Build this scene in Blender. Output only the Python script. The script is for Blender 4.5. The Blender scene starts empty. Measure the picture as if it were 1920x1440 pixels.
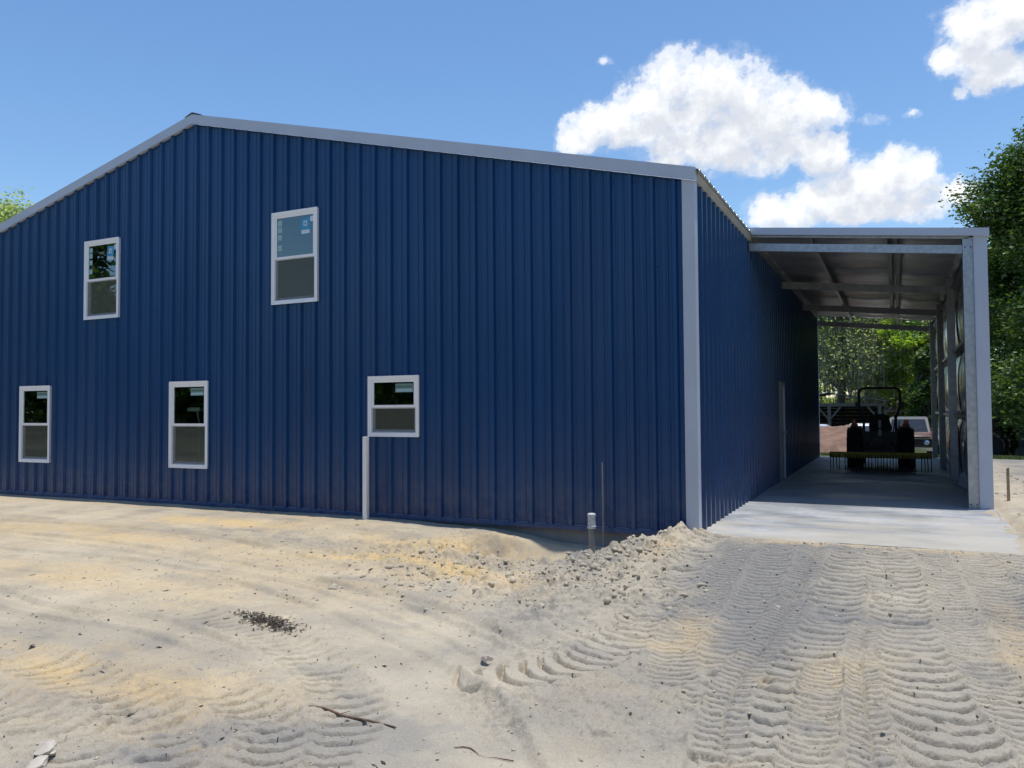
import bpy, bmesh, math, random
import numpy as np
from mathutils import Vector, Matrix
random.seed(7); rng = np.random.default_rng(7)
R = math.radians
S = bpy.context.scene
COL = S.collection

# ------------------------------------------------------------------ materials
def newmat(name):
    m = bpy.data.materials.new(name); m.use_nodes = True
    nt = m.node_tree; b = nt.nodes['Principled BSDF']
    return m, nt, b
def N(nt, t, **k):
    n = nt.nodes.new(t)
    for a, v in k.items(): setattr(n, a, v)
    return n
def noise(nt, scale, detail=4, rough=.55, vec=None):
    n = N(nt, 'ShaderNodeTexNoise'); n.inputs['Scale'].default_value = scale
    n.inputs['Detail'].default_value = detail; n.inputs['Roughness'].default_value = rough
    if vec is not None: nt.links.new(vec, n.inputs['Vector'])
    return n
def ramp(nt, src, stops):
    r = N(nt, 'ShaderNodeValToRGB'); e = r.color_ramp.elements
    while len(e) < len(stops): e.new(.5)
    for i, (p, c) in enumerate(stops):
        e[i].position = p; e[i].color = (*c, 1) if len(c) == 3 else c
    nt.links.new(src, r.inputs[0]); return r
def coords(nt, scale=(1, 1, 1)):
    g = N(nt, 'ShaderNodeNewGeometry'); mp = N(nt, 'ShaderNodeMapping')
    mp.inputs['Scale'].default_value = scale
    nt.links.new(g.outputs['Position'], mp.inputs['Vector']); return mp.outputs[0]
def simple(name, c, rough=.5, metal=0, var=.15, nscale=3, bump=0, bscale=30, spec=.5, stretch=(1, 1, 1)):
    m, nt, b = newmat(name)
    v = coords(nt, stretch)
    n = noise(nt, nscale, 5, vec=v)
    lo = tuple(x*(1-var) for x in c); hi = tuple(min(1, x*(1+var)) for x in c)
    r = ramp(nt, n.outputs['Fac'], [(.3, lo), (.7, hi)])
    nt.links.new(r.outputs[0], b.inputs['Base Color'])
    b.inputs['Roughness'].default_value = rough; b.inputs['Metallic'].default_value = metal
    b.inputs['Specular IOR Level'].default_value = spec
    if bump:
        n2 = noise(nt, bscale, 3, vec=v); bp = N(nt, 'ShaderNodeBump')
        bp.inputs['Strength'].default_value = 1; bp.inputs['Distance'].default_value = bump
        nt.links.new(n2.outputs['Fac'], bp.inputs['Height']); nt.links.new(bp.outputs[0], b.inputs['Normal'])
    return m

M = {}
M['blue'] = simple('blue_painted_steel', (.0078, .054, .163), .28, 0, .12, .9, .008, .7, .42, (1, 1, .35))
def dusty(m):
    nt = m.node_tree; b = nt.nodes['Principled BSDF']; src = b.inputs['Base Color'].links[0].from_socket
    g = N(nt, 'ShaderNodeNewGeometry'); sp = N(nt, 'ShaderNodeSeparateXYZ'); nt.links.new(g.outputs['Position'], sp.inputs[0])
    mr = N(nt, 'ShaderNodeMapRange'); mr.inputs['From Min'].default_value = .75; mr.inputs['From Max'].default_value = -.05; mr.inputs['To Max'].default_value = .30
    nt.links.new(sp.outputs[2], mr.inputs['Value']); n = noise(nt, 5, 6, .7, coords(nt)); r = ramp(nt, n.outputs['Fac'], [(.38, (0, 0, 0)), (.72, (1, 1, 1))])
    mu = N(nt, 'ShaderNodeMath', operation='MULTIPLY'); nt.links.new(mr.outputs[0], mu.inputs[0]); nt.links.new(r.outputs[0], mu.inputs[1])
    n2 = noise(nt, 1.1, 5, .6, coords(nt, (2.2, 2.2, .22))); r2 = ramp(nt, n2.outputs['Fac'], [(.50, (0, 0, 0)), (.8, (.055,)*3)])
    ad = N(nt, 'ShaderNodeMath', operation='ADD'); nt.links.new(mu.outputs[0], ad.inputs[0]); nt.links.new(r2.outputs[0], ad.inputs[1])
    x = N(nt, 'ShaderNodeMix', data_type='RGBA'); nt.links.new(ad.outputs[0], x.inputs[0]); nt.links.new(src, x.inputs[6]); x.inputs[7].default_value = (.30, .27, .23, 1)
    nt.links.new(x.outputs[2], b.inputs['Base Color'])
dusty(M['blue'])
M['grey_trim'] = simple('grey_painted_trim', (.48, .52, .60), .4, 0, .05, 2)
M['galv'] = simple('galvanised_steel', (.42, .44, .46), .42, .75, .18, 14, .0006, 40)
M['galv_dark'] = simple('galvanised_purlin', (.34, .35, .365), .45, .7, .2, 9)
M['roof'] = simple('galvalume_roof', (.36, .37, .36), .4, .6, .12, 3)
M['foil'] = simple('insulation_facing', (.36, .37, .385), .33, .4, .15, 2, .035, 2.2, .5, (.35, 1.6, 1))
M['liner'] = simple('insulation_liner', (.42, .44, .45), .22, .55, .1, 2, .02, 2, .5, (1, 1.5, .3))
M['vinyl'] = simple('white_vinyl', (.88, .88, .89), .35, 0, .03, 3)
M['pvc'] = simple('white_pvc', (.82, .81, .80), .35, 0, .04, 4)
M['greypvc'] = simple('grey_pvc', (.17, .18, .19), .4, 0, .15, 12)
M['cap'] = simple('scuffed_white_cap', (.50, .51, .55), .5, 0, .35, 60)
M['foundation'] = simple('foundation_concrete', (.22, .22, .215), .85, 0, .22, 3, .003, 25)
M['screw'] = simple('screw_heads', (.008, .025, .09), .35, .3)
M['rod'] = simple('steel_rod', (.30, .29, .29), .6, .3)
M['wood'] = simple('weathered_stake', (.40, .29, .19), .8, 0, .3, 30)
M['twig'] = simple('dead_twig', (.13, .08, .055), .9, 0, .35, 40)
M['mulch'] = simple('leaf_litter', (.06, .048, .035), .9, 0, .5, 90)
M['deadleaf'] = simple('dead_leaf', (.16, .13, .115), .8, 0, .3, 60)
M['rock'] = simple('pale_limestone', (.46, .41, .34), .8, 0, .2, 12, .004, 30)
M['rubber'] = simple('tyre_rubber', (.028, .028, .028), .8, 0, .2, 20)
M['tractor_dark'] = simple('tractor_black_paint', (.022, .022, .023), .45)
M['tractor_orange'] = simple('tractor_orange_paint', (.40, .07, .015), .4)
M['rake_yellow'] = simple('rake_yellow_paint', (.50, .40, .03), .5, 0, .2, 8)
M['tine'] = simple('spring_tine_steel', (.05, .048, .045), .5, .5)
M['red_lens'] = simple('red_lens', (.95, .14, .05), .2)
M['amber'] = simple('pale_lens', (.75, .55, .45), .2)
M['chrome'] = simple('chrome_trim', (.75, .77, .8), .15, .9, .05)
M['pale_blue_paint'] = simple('pale_blue_car_paint', (.45, .55, .66), .25, 0, .06)
M['white_paint'] = simple('white_car_paint', (.72, .74, .78), .25, 0, .05)
M['brown_paint'] = simple('brown_car_paint', (.115, .055, .042), .45, 0, .25, 5)
M['truck_roof'] = simple('faded_roof_paint', (.07, .08, .09), .5, 0, .08)
M['autoglass'] = simple('vehicle_glass', (.02, .03, .045), .12, 0, .05)
M['grille'] = simple('dark_grille', (.02, .02, .022), .5)
M['rust'] = simple('rusty_red_steel', (.085, .03, .026), .8, .1, .5, 9)
M['dull_tan'] = simple('dull_tan_sheet', (.17, .14, .125), .7, 0, .2)
M['red_paint'] = simple('red_machine_paint', (.25, .03, .02), .5)
M['shed_wood'] = simple('grey_shed_timber', (.15, .14, .12), .85, 0, .25, 12)
M['shed_dark'] = simple('dark_shed_boards', (.035, .03, .026), .9, 0, .4, 8)
M['shed_roof'] = simple('old_sheet_roof', (.15, .15, .145), .7, .0, .3, 5)
M['bark'] = simple('bark', (.15, .125, .10), .95, 0, .35, 9, .02, 20, stretch=(1, 1, .3))
M['seat'] = simple('black_seat_vinyl', (.02, .02, .02), .5)
M['door'] = simple('grey_door_paint', (.66, .68, .70), .45, 0, .04)

def leafmat(name, a, b_, trans=.35):
    m, nt, b = newmat(name); nt.nodes.remove(b)
    out = [n for n in nt.nodes if n.type == 'OUTPUT_MATERIAL'][0]
    g = N(nt, 'ShaderNodeNewGeometry'); v = coords(nt)
    n = noise(nt, .8, 3, vec=v)
    ad = N(nt, 'ShaderNodeMath', operation='MULTIPLY_ADD'); ad.inputs[1].default_value = .55; 
    nt.links.new(g.outputs['Random Per Island'], ad.inputs[0])
    mu = N(nt, 'ShaderNodeMath', operation='MULTIPLY_ADD'); mu.inputs[1].default_value = .9; mu.inputs[2].default_value = -.22
    nt.links.new(n.outputs['Fac'], mu.inputs[0]); nt.links.new(mu.outputs[0], ad.inputs[2])
    r = ramp(nt, ad.outputs[0], [(.1, a), (.9, b_)])
    d = N(nt, 'ShaderNodeBsdfDiffuse'); t = N(nt, 'ShaderNodeBsdfTranslucent'); mx = N(nt, 'ShaderNodeMixShader')
    mx.inputs[0].default_value = trans
    nt.links.new(r.outputs[0], d.inputs['Color'])
    hs = N(nt, 'ShaderNodeHueSaturation'); hs.inputs['Value'].default_value = 1.3; hs.inputs['Saturation'].default_value = 1.15
    nt.links.new(r.outputs[0], hs.inputs['Color']); nt.links.new(hs.outputs[0], t.inputs['Color'])
    gl = N(nt, 'ShaderNodeBsdfGlossy'); gl.inputs['Roughness'].default_value = .45; mx2 = N(nt, 'ShaderNodeMixShader'); mx2.inputs[0].default_value = .05
    nt.links.new(d.outputs[0], mx.inputs[1]); nt.links.new(t.outputs[0], mx.inputs[2])
    nt.links.new(mx.outputs[0], mx2.inputs[1]); nt.links.new(gl.outputs[0], mx2.inputs[2])
    nt.links.new(mx2.outputs[0], out.inputs['Surface']); return m
M['leaf_dark'] = leafmat('dark_green_leaves', (.03, .075, .015), (.16, .24, .05))
M['leaf_mid'] = leafmat('olive_green_leaves', (.21, .26, .09), (.52, .62, .22), .65)
M['leaf_bright'] = leafmat('bright_green_leaves', (.20, .33, .04), (.55, .68, .12), .55)
M['moss'] = leafmat('grey_spanish_moss', (.13, .135, .095), (.30, .29, .22), .3)
M['grassm'] = leafmat('grass_blades', (.05, .085, .02), (.16, .2, .06), .3)
M['drygrass'] = leafmat('dry_grass_blades', (.24, .17, .10), (.42, .31, .2), .3)

def glassmat():
    m, nt, b = newmat('window_glass'); nt.nodes.remove(b)
    out = [n for n in nt.nodes if n.type == 'OUTPUT_MATERIAL'][0]
    tr = N(nt, 'ShaderNodeBsdfTransparent'); tr.inputs[0].default_value = (.55, .66, .62, 1)
    gl = N(nt, 'ShaderNodeBsdfGlossy'); gl.inputs['Roughness'].default_value = .01; gl.inputs['Color'].default_value = (.8, .93, .93, 1)
    fr = N(nt, 'ShaderNodeFresnel'); fr.inputs['IOR'].default_value = 1.5
    mu = N(nt, 'ShaderNodeMath', operation='MULTIPLY_ADD'); mu.inputs[1].default_value = 2.6; mu.inputs[2].default_value = .08; mu.use_clamp = True
    nt.links.new(fr.outputs[0], mu.inputs[0])
    v = coords(nt); n = noise(nt, 2.2, 2, vec=v); bp = N(nt, 'ShaderNodeBump'); bp.inputs['Distance'].default_value = .0015
    nt.links.new(n.outputs['Fac'], bp.inputs['Height']); nt.links.new(bp.outputs[0], gl.inputs['Normal'])
    mx = N(nt, 'ShaderNodeMixShader'); nt.links.new(mu.outputs[0], mx.inputs[0])
    nt.links.new(tr.outputs[0], mx.inputs[1]); nt.links.new(gl.outputs[0], mx.inputs[2]); nt.links.new(mx.outputs[0], out.inputs['Surface'])
    return m
M['glass'] = glassmat()
def screenmat():
    m, nt, b = newmat('insect_screen_mesh'); nt.nodes.remove(b)
    out = [n for n in nt.nodes if n.type == 'OUTPUT_MATERIAL'][0]
    tr = N(nt, 'ShaderNodeBsdfTransparent'); df = N(nt, 'ShaderNodeBsdfDiffuse'); df.inputs['Color'].default_value = (.115, .125, .10, 1)
    mx = N(nt, 'ShaderNodeMixShader'); mx.inputs[0].default_value = .6
    nt.links.new(tr.outputs[0], mx.inputs[1]); nt.links.new(df.outputs[0], mx.inputs[2]); nt.links.new(mx.outputs[0], out.inputs['Surface'])
    return m
M['screen'] = screenmat()
M['sticker_pale'] = simple('pale_sticker_paper', (.30, .47, .47), .6, 0, .1, 30)
M['sticker_green'] = simple('green_grey_sticker', (.14, .24, .20), .6, 0, .3, 60)
M['sticker_blue'] = simple('blue_sticker', (.05, .30, .52), .5, 0, .15, 30)
M['sticker_ink'] = simple('sticker_print', (.05, .09, .10), .6)
M['sticker_white'] = simple('white_sticker', (.6, .66, .7), .6)

# concrete slab
def slabmat():
    m, nt, b = newmat('carport_concrete'); v = coords(nt)
    vs = coords(nt, (.8, 1.5, 1))
    n1 = noise(nt, .9, 6, .6, vs); n2 = noise(nt, 9, 6, .65, v)
    r1 = ramp(nt, n1.outputs['Fac'], [(.36, (.26, .28, .305)), (.5, (.36, .38, .405)), (.64, (.46, .47, .48))])
    r2 = ramp(nt, n2.outputs['Fac'], [(.35, (.82, .82, .82)), (.65, (1, 1, 1))])
    mx = N(nt, 'ShaderNodeMix', data_type='RGBA', blend_type='MULTIPLY'); mx.inputs[0].default_value = 1
    nt.links.new(r1.outputs[0], mx.inputs[6]); nt.links.new(r2.outputs[0], mx.inputs[7])
    # blown sand film near the open front and right corner
    g = N(nt, 'ShaderNodeNewGeometry'); sp = N(nt, 'ShaderNodeSeparateXYZ'); nt.links.new(g.outputs['Position'], sp.inputs[0])
    a = N(nt, 'ShaderNodeMath', operation='MULTIPLY_ADD'); a.inputs[1].default_value = .22; a.inputs[2].default_value = 4.1
    nt.links.new(sp.outputs[0], a.inputs[0])
    a2 = N(nt, 'ShaderNodeMath', operation='MULTIPLY_ADD'); a2.inputs[1].default_value = -.31
    nt.links.new(sp.outputs[1], a2.inputs[0]); nt.links.new(a.outputs[0], a2.inputs[2])
    n3 = noise(nt, 1.6, 7, .65, coords(nt, (.7, 1.8, 1)))
    a3 = N(nt, 'ShaderNodeMath', operation='MULTIPLY_ADD'); a3.inputs[1].default_value = 3.2
    nt.links.new(n3.outputs['Fac'], a3.inputs[0]); 
    a4 = N(nt, 'ShaderNodeMath', operation='SUBTRACT'); a4.inputs[1].default_value = 1.75
    nt.links.new(a2.outputs[0], a3.inputs[2]); nt.links.new(a3.outputs[0], a4.inputs[0])
    r3 = ramp(nt, a4.outputs[0], [(.0, (0, 0, 0)), (.9, (1, 1, 1))])
    mf = N(nt, 'ShaderNodeMath', operation='MULTIPLY'); mf.inputs[1].default_value = .85; nt.links.new(r3.outputs[0], mf.inputs[0])
    mx2 = N(nt, 'ShaderNodeMix', data_type='RGBA'); nt.links.new(mf.outputs[0], mx2.inputs[0])
    nt.links.new(mx.outputs[2], mx2.inputs[6]); mx2.inputs[7].default_value = (.45, .415, .345, 1)
    nt.links.new(mx2.outputs[2], b.inputs['Base Color'])
    rr = ramp(nt, n1.outputs['Fac'], [(.35, (.38,)*3), (.65, (.7,)*3)]); nt.links.new(rr.outputs[0], b.inputs['Roughness'])
    bp = N(nt, 'ShaderNodeBump'); bp.inputs['Distance'].default_value = .002; nt.links.new(n2.outputs['Fac'], bp.inputs['Height']); nt.links.new(bp.outputs[0], b.inputs['Normal'])
    return m
M['slab'] = slabmat()

def sandmat():
    m, nt, b = newmat('sand'); v = coords(nt)
    at = N(nt, 'ShaderNodeAttribute', attribute_name='soil'); sp = N(nt, 'ShaderNodeSeparateColor')
    nt.links.new(at.outputs['Color'], sp.inputs[0])
    nA = noise(nt, 1.3, 6, .6, v); nB = noise(nt, 14, 6, .7, v); nC = noise(nt, 95, 4, .7, v)
    base = ramp(nt, nA.outputs['Fac'], [(.3, (.375, .332, .262)), (.7, (.55, .482, .368))])
    def mixc(fac, a, bcol):
        x = N(nt, 'ShaderNodeMix', data_type='RGBA'); nt.links.new(fac, x.inputs[0]); nt.links.new(a, x.inputs[6])
        if isinstance(bcol, tuple): x.inputs[7].default_value = (*bcol, 1)
        else: nt.links.new(bcol, x.inputs[7])
        return x.outputs[2]
    def shaped(ch, nz, k=1.0):
        a = N(nt, 'ShaderNodeMath', operation='MULTIPLY_ADD'); a.inputs[1].default_value = k; 
        s = N(nt, 'ShaderNodeMath', operation='SUBTRACT'); s.inputs[1].default_value = k*.5
        nt.links.new(nz, a.inputs[0]); nt.links.new(ch, a.inputs[2]); nt.links.new(a.outputs[0], s.inputs[0])
        mulc = N(nt, 'ShaderNodeMath', operation='MULTIPLY'); nt.links.new(s.outputs[0], mulc.inputs[0])
        cl = N(nt, 'ShaderNodeMath', operation='MULTIPLY', use_clamp=True); cl.inputs[1].default_value = 4; nt.links.new(ch, cl.inputs[0])
        nt.links.new(cl.outputs[0], mulc.inputs[1]); mulc.use_clamp = True
        return mulc.outputs[0]
    c = mixc(shaped(sp.outputs[1], nB.outputs['Fac'], 1.2), base.outputs[0], (.245, .236, .222))
    c = mixc(shaped(sp.outputs[0], nB.outputs['Fac'], 1.0), c, (.60, .445, .235))
    c = mixc(sp.outputs[2], c, (.055, .075, .025))
    # grain and organic specks
    gr = ramp(nt, nC.outputs['Fac'], [(.3, (.80, .80, .80)), (.68, (1.08, 1.08, 1.08))])
    x = N(nt, 'ShaderNodeMix', data_type='RGBA', blend_type='MULTIPLY'); x.inputs[0].default_value = 1
    nt.links.new(c, x.inputs[6]); nt.links.new(gr.outputs[0], x.inputs[7]); c = x.outputs[2]
    nm = ramp(nt, nB.outputs['Fac'], [(.25, (.86, .86, .87)), (.7, (1.04, 1.04, 1.03))])
    x = N(nt, 'ShaderNodeMix', data_type='RGBA', blend_type='MULTIPLY'); x.inputs[0].default_value = 1
    nt.links.new(c, x.inputs[6]); nt.links.new(nm.outputs[0], x.inputs[7]); c = x.outputs[2]
    for sc, th, col in ((34, .085, (.09, .075, .055)), (70, .10, (.12, .10, .08)), (52, .055, (.75, .73, .68))):
        vo = N(nt, 'ShaderNodeTexVoronoi'); vo.inputs['Scale'].default_value = sc
        w = noise(nt, 30+sc, 2, .5, v); ad = N(nt, 'ShaderNodeVectorMath', operation='MULTIPLY_ADD')
        ad.inputs[1].default_value = (.03, .03, .03); nt.links.new(w.outputs['Color'], ad.inputs[0]); nt.links.new(v, ad.inputs[2]); nt.links.new(ad.outputs[0], vo.inputs['Vector'])
        ncl = noise(nt, 1.7 + sc*.02, 3, .6, v)
        mth = N(nt, 'ShaderNodeMath', operation='MULTIPLY_ADD'); mth.inputs[1].default_value = th*4.5; mth.inputs[2].default_value = -th*1.35
        nt.links.new(ncl.outputs['Fac'], mth.inputs[0])
        lt = N(nt, 'ShaderNodeMath', operation='SUBTRACT'); nt.links.new(mth.outputs[0], lt.inputs[0]); nt.links.new(vo.outputs['Distance'], lt.inputs[1])
        mm = N(nt, 'ShaderNodeMath', operation='MULTIPLY', use_clamp=True); mm.inputs[1].default_value = 14; nt.links.new(lt.outputs[0], mm.inputs[0])
        c = mixc(mm.outputs[0], c, col)
    nt.links.new(c, b.inputs['Base Color']); b.inputs['Roughness'].default_value = .95; b.inputs['Specular IOR Level'].default_value = .15
    bp = N(nt, 'ShaderNodeBump'); bp.inputs['Distance'].default_value = .0035; nt.links.new(nC.outputs['Fac'], bp.inputs['Height'])
    n4 = noise(nt, 38, 4, .6, v); bp2 = N(nt, 'ShaderNodeBump'); bp2.inputs['Distance'].default_value = .005
    nt.links.new(n4.outputs['Fac'], bp2.inputs['Height']); nt.links.new(bp2.outputs[0], bp.inputs['Normal']); nt.links.new(bp.outputs[0], b.inputs['Normal'])
    return m
M['sand'] = sandmat()
M['clod'] = simple('sand_clods', (.34, .32, .28), .95, 0, .3, 9)
M['soil'] = simple('red_brown_soil', (.21, .13, .095), .95, 0, .35, 2.2, .03, 8)

# ------------------------------------------------------------------ mesh builder
class MB:
    def __init__(s): s.v = []; s.f = []
    def add(s, vs, fs):
        o = len(s.v); s.v += [tuple(v) for v in vs]; s.f += [tuple(i+o for i in f) for f in fs]; return s
    def box(s, x0, x1, y0, y1, z0, z1, bev=0):
        if bev <= 0:
            return s.add([(x0,y0,z0),(x1,y0,z0),(x1,y1,z0),(x0,y1,z0),(x0,y0,z1),(x1,y0,z1),(x1,y1,z1),(x0,y1,z1)],
                  [(0,3,2,1),(4,5,6,7),(0,1,5,4),(1,2,6,5),(2,3,7,6),(3,0,4,7)])
        bm = bmesh.new(); bmesh.ops.create_cube(bm, size=1)
        for v in bm.verts: v.co = Vector(((x0+x1)/2+v.co.x*(x1-x0), (y0+y1)/2+v.co.y*(y1-y0), (z0+z1)/2+v.co.z*(z1-z0)))
        bmesh.ops.bevel(bm, geom=bm.edges[:], offset=bev, segments=2, affect='EDGES')
        bm.verts.index_update(); s.add([v.co[:] for v in bm.verts], [[v.index for v in f.verts] for f in bm.faces]); bm.free(); return s
    def tube(s, pts, rad, n=10, caps=True):
        pts = [Vector(p) for p in pts]; k = len(pts)
        rad = rad if isinstance(rad, (list, tuple)) else [rad]*k
        vs = []; up = Vector((0, 0, 1)); prev = None
        for i, p in enumerate(pts):
            d = (pts[min(i+1, k-1)] - pts[max(i-1, 0)]).normalized()
            if prev is None: a = d.orthogonal().normalized()
            else:
                a = prev - d*prev.dot(d); a = a.normalized() if a.length > 1e-6 else d.orthogonal().normalized()
            prev = a; b = d.cross(a)
            for j in range(n):
                t = 2*math.pi*j/n; vs.append(p + (a*math.cos(t) + b*math.sin(t))*rad[i])
        fs = [(i*n+j, i*n+(j+1) % n, (i+1)*n+(j+1) % n, (i+1)*n+j) for i in range(k-1) for j in range(n)]
        if caps: fs += [tuple(reversed(range(n))), tuple(range((k-1)*n, k*n))]
        return s.add(vs, fs)
    def beam(s, a, b, w, h):
        a = Vector(a); b = Vector(b); d = (b-a).normalized(); x = d.cross(Vector((0, 0, 1)))
        x = Vector((1, 0, 0)) if x.length < 1e-4 else x.normalized(); y = x.cross(d).normalized()
        vs = [p + x*sx*w/2 + y*sy*h/2 for p in (a, b) for sx, sy in ((-1,-1),(1,-1),(1,1),(-1,1))]
        return s.add(vs, [(0,1,2,3),(7,6,5,4),(0,4,5,1),(1,5,6,2),(2,6,7,3),(3,7,4,0)])
    def lathe(s, c, axis, prof, n=28):   # prof: (along, radius)
        c = Vector(c); ax = Vector(axis).normalized(); a = ax.orthogonal().normalized(); b = ax.cross(a); vs = []
        for h, r in prof:
            for j in range(n):
                t = 2*math.pi*j/n; vs.append(c + ax*h + (a*math.cos(t)+b*math.sin(t))*r)
        k = len(prof)
        fs = [(i*n+j, i*n+(j+1) % n, (i+1)*n+(j+1) % n, (i+1)*n+j) for i in range(k-1) for j in range(n)]
        fs += [tuple(reversed(range(n))), tuple(range((k-1)*n, k*n))]
        return s.add(vs, fs)
    def loft(s, rings, caps=True):
        n = len(rings[0]); vs = [p for r in rings for p in r]; k = len(rings)
        fs = [(i*n+j, i*n+(j+1) % n, (i+1)*n+(j+1) % n, (i+1)*n+j) for i in range(k-1) for j in range(n)]
        if caps: fs += [tuple(reversed(range(n))), tuple(range((k-1)*n, k*n))]
        return s.add(vs, fs)
    def prism(s, poly, axis, a0, a1):    # poly 2D extruded along axis index
        def P(p, t):
            q = list(p); q.insert(axis, t); return tuple(q)
        n = len(poly)
        return s.add([P(p, a0) for p in poly] + [P(p, a1) for p in poly],
                     [tuple(range(n))[::-1], tuple(range(n, 2*n))] + [(i, (i+1) % n, n+(i+1) % n, n+i) for i in range(n)])
    def build(s, name, mat, parent=None, smooth=False, **props):
        me = bpy.data.meshes.new(name); me.from_pydata(s.v, [], s.f); me.validate()
        bm = bmesh.new(); bm.from_mesh(me); bmesh.ops.recalc_face_normals(bm, faces=bm.faces[:]); bm.to_mesh(me); bm.free()
        me.materials.append(mat)
        if smooth:
            me.polygons.foreach_set('use_smooth', [True]*len(me.polygons))
            me.set_sharp_from_angle(angle=R(38))
        o = bpy.data.objects.new(name, me); COL.objects.link(o)
        if parent is not None: o.parent = parent
        for k, v in props.items(): o[k] = v
        return o
def thing(name, label, cat, loc=(0, 0, 0), rz=0, group=None):
    o = bpy.data.objects.new(name, None); COL.objects.link(o); o.empty_display_size = .2
    o.location = loc; o.rotation_euler = (0, 0, rz); o['label'] = label; o['category'] = cat
    if group: o['group'] = group
    return o
def copy_tree(o, parent=None):
    c = o.copy(); COL.objects.link(c); c.parent = parent
    for ch in [x for x in o.children]: copy_tree(ch, c)
    return c

# ------------------------------------------------------------------ numpy noise
_perm = rng.permutation(4096)
_grad = rng.random(4096)
def vnoise(x, y):
    xi = np.floor(x).astype(np.int64); yi = np.floor(y).astype(np.int64); fx = x-xi; fy = y-yi
    fx = fx*fx*fx*(fx*(fx*6-15)+10); fy = fy*fy*fy*(fy*(fy*6-15)+10)
    def h(a, b): return _grad[(_perm[(a & 4095)] + b*57) & 4095]
    v = (h(xi, yi)*(1-fx)+h(xi+1, yi)*fx)*(1-fy)+(h(xi, yi+1)*(1-fx)+h(xi+1, yi+1)*fx)*fy
    return v*2-1
def fbm(x, y, f, o=4, g=.5):
    r = 0; a = 1; t = 0
    for i in range(o):
        r = r + a*vnoise(x*f+i*17.3, y*f-i*9.1); t += a; a *= g; f *= 2.03
    return r/t
def ss(a, b, x):
    t = np.clip((x-a)/(b-a), 0, 1); return t*t*(3-2*t)
def gauss(x, y, cx, cy, rx, ry=None, ang=0):
    ry = ry or rx; c, s = math.cos(ang), math.sin(ang); dx = x-cx; dy = y-cy
    return np.exp(-(((dx*c+dy*s)/rx)**2 + ((-dx*s+dy*c)/ry)**2))
def polydist(x, y, pts):
    """signed across distance, along distance and fraction inside for a polyline"""
    best = np.full(x.shape, 1e9); al = np.zeros_like(best); sg = np.zeros_like(best); L = 0; tot = 0
    P = np.array(pts, float)
    for i in range(len(P)-1):
        a, b = P[i], P[i+1]; d = b-a; l = np.hypot(*d); d = d/l
        t = (x-a[0])*d[0]+(y-a[1])*d[1]; tc = np.clip(t, 0, l)
        px = x-(a[0]+d[0]*tc); py = y-(a[1]+d[1]*tc); q = np.hypot(px, py)
        m = q < best; best = np.where(m, q, best); al = np.where(m, L+tc, al); sg = np.where(m, np.sign(d[0]*py-d[1]*px), sg); L += l
    return best, al, sg, L
def smooth_poly(pts, n=5):
    P = [np.array(p, float) for p in pts]; P = [2*P[0]-P[1]]+P+[2*P[-1]-P[-2]]; out = []
    for i in range(1, len(P)-2):
        for k in range(n):
            t = k/n; a, b, c, d = P[i-1:i+3]
            out.append(.5*((2*b)+(-a+c)*t+(2*a-5*b+4*c-d)*t*t+(-a+3*b-3*c+d)*t**3))
    out.append(P[-2]); return out

# ------------------------------------------------------------------ terrain
# (centre line, width, lug pitch, depth, crescent bow)
TR = [
 ([(-.34,9.4),(-.45,7.8),(-.5,6.5),(-.57,5.6),(-.63,4.9),(-.66,4.3),(-.64,3.3)], .46, .150, .036, .07),
 ([(-1.88,9.4),(-1.93,7.9),(-1.8,6.6),(-1.72,5.65),(-1.74,5.05),(-1.83,4.65),(-2.1,4.3),(-2.5,4.0)], .42, .135, .034, .06),
 ([(-.13,9.2),(-.02,7.3),(.03,6.2),(.07,5.5),(.15,4.9),(.2,4.3),(.25,3.6),(.3,3.0)], .46, .150, .036, .07),
 ([(1.0,9.8),(1.06,8.6),(1.15,7.3),(1.3,6)], .40, .135, .036, .07),
 ([(-1.16,9.3),(-1.10,7.5),(-1.08,6.24),(-1.08,5.4),(-1.0,4.7),(-.84,4.0)], .34, .110, .028, .04),
 ([(-1.55,9.5),(-1.5,8.1),(-1.46,6.7),(-1.40,5.6),(-1.30,4.95),(-1.12,4.35)], .30, .085, .026, .04),
 ([(-.78,9.3),(-.78,7.3),(-.80,6.4),(-.82,5.4),(-.86,4.6),(-.78,3.9),(-.62,3.4)], .26, .080, .026, .03),
 ([(.62,9.7),(.70,8.0),(.76,6.6),(.84,5.4),(.92,4.4)], .36, .095, .028, .05),
 ([(.28,9.6),(.34,7.3),(.40,5.9),(.50,5.0),(.62,4.3),(.75,3.6)], .30, .085, .028, .04),
 ([(-.22,6.6),(-.22,5.4),(-.17,4.6),(-.13,3.9),(-.10,3.2)], .20, .080, .028, .03),
 ([(-.42,5.4),(-.42,4.9),(-.40,4.2),(-.40,3.3)], .24, .072, .026, .03),
 ([(-5.9,4.72),(-5.0,4.60),(-4.42,4.46),(-3.67,4.2),(-3.07,3.85),(-2.6,3.35),(-2.35,2.6)], .42, .12, .013, .04),
 ([(-5.6,3.35),(-4.6,3.25),(-3.9,3.05),(-3.3,2.8),(-2.9,2.3)], .46, .14, .019, .05),
 ([(-5.6,2.75),(-4.44,2.72),(-3.7,2.62),(-3.1,2.3)], .4, .13, .019, .05),
 ([(-3.6,3.45),(-3.2,3.3),(-2.8,3.05),(-2.5,2.5)], .36, .12, .018, .05),
]
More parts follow.
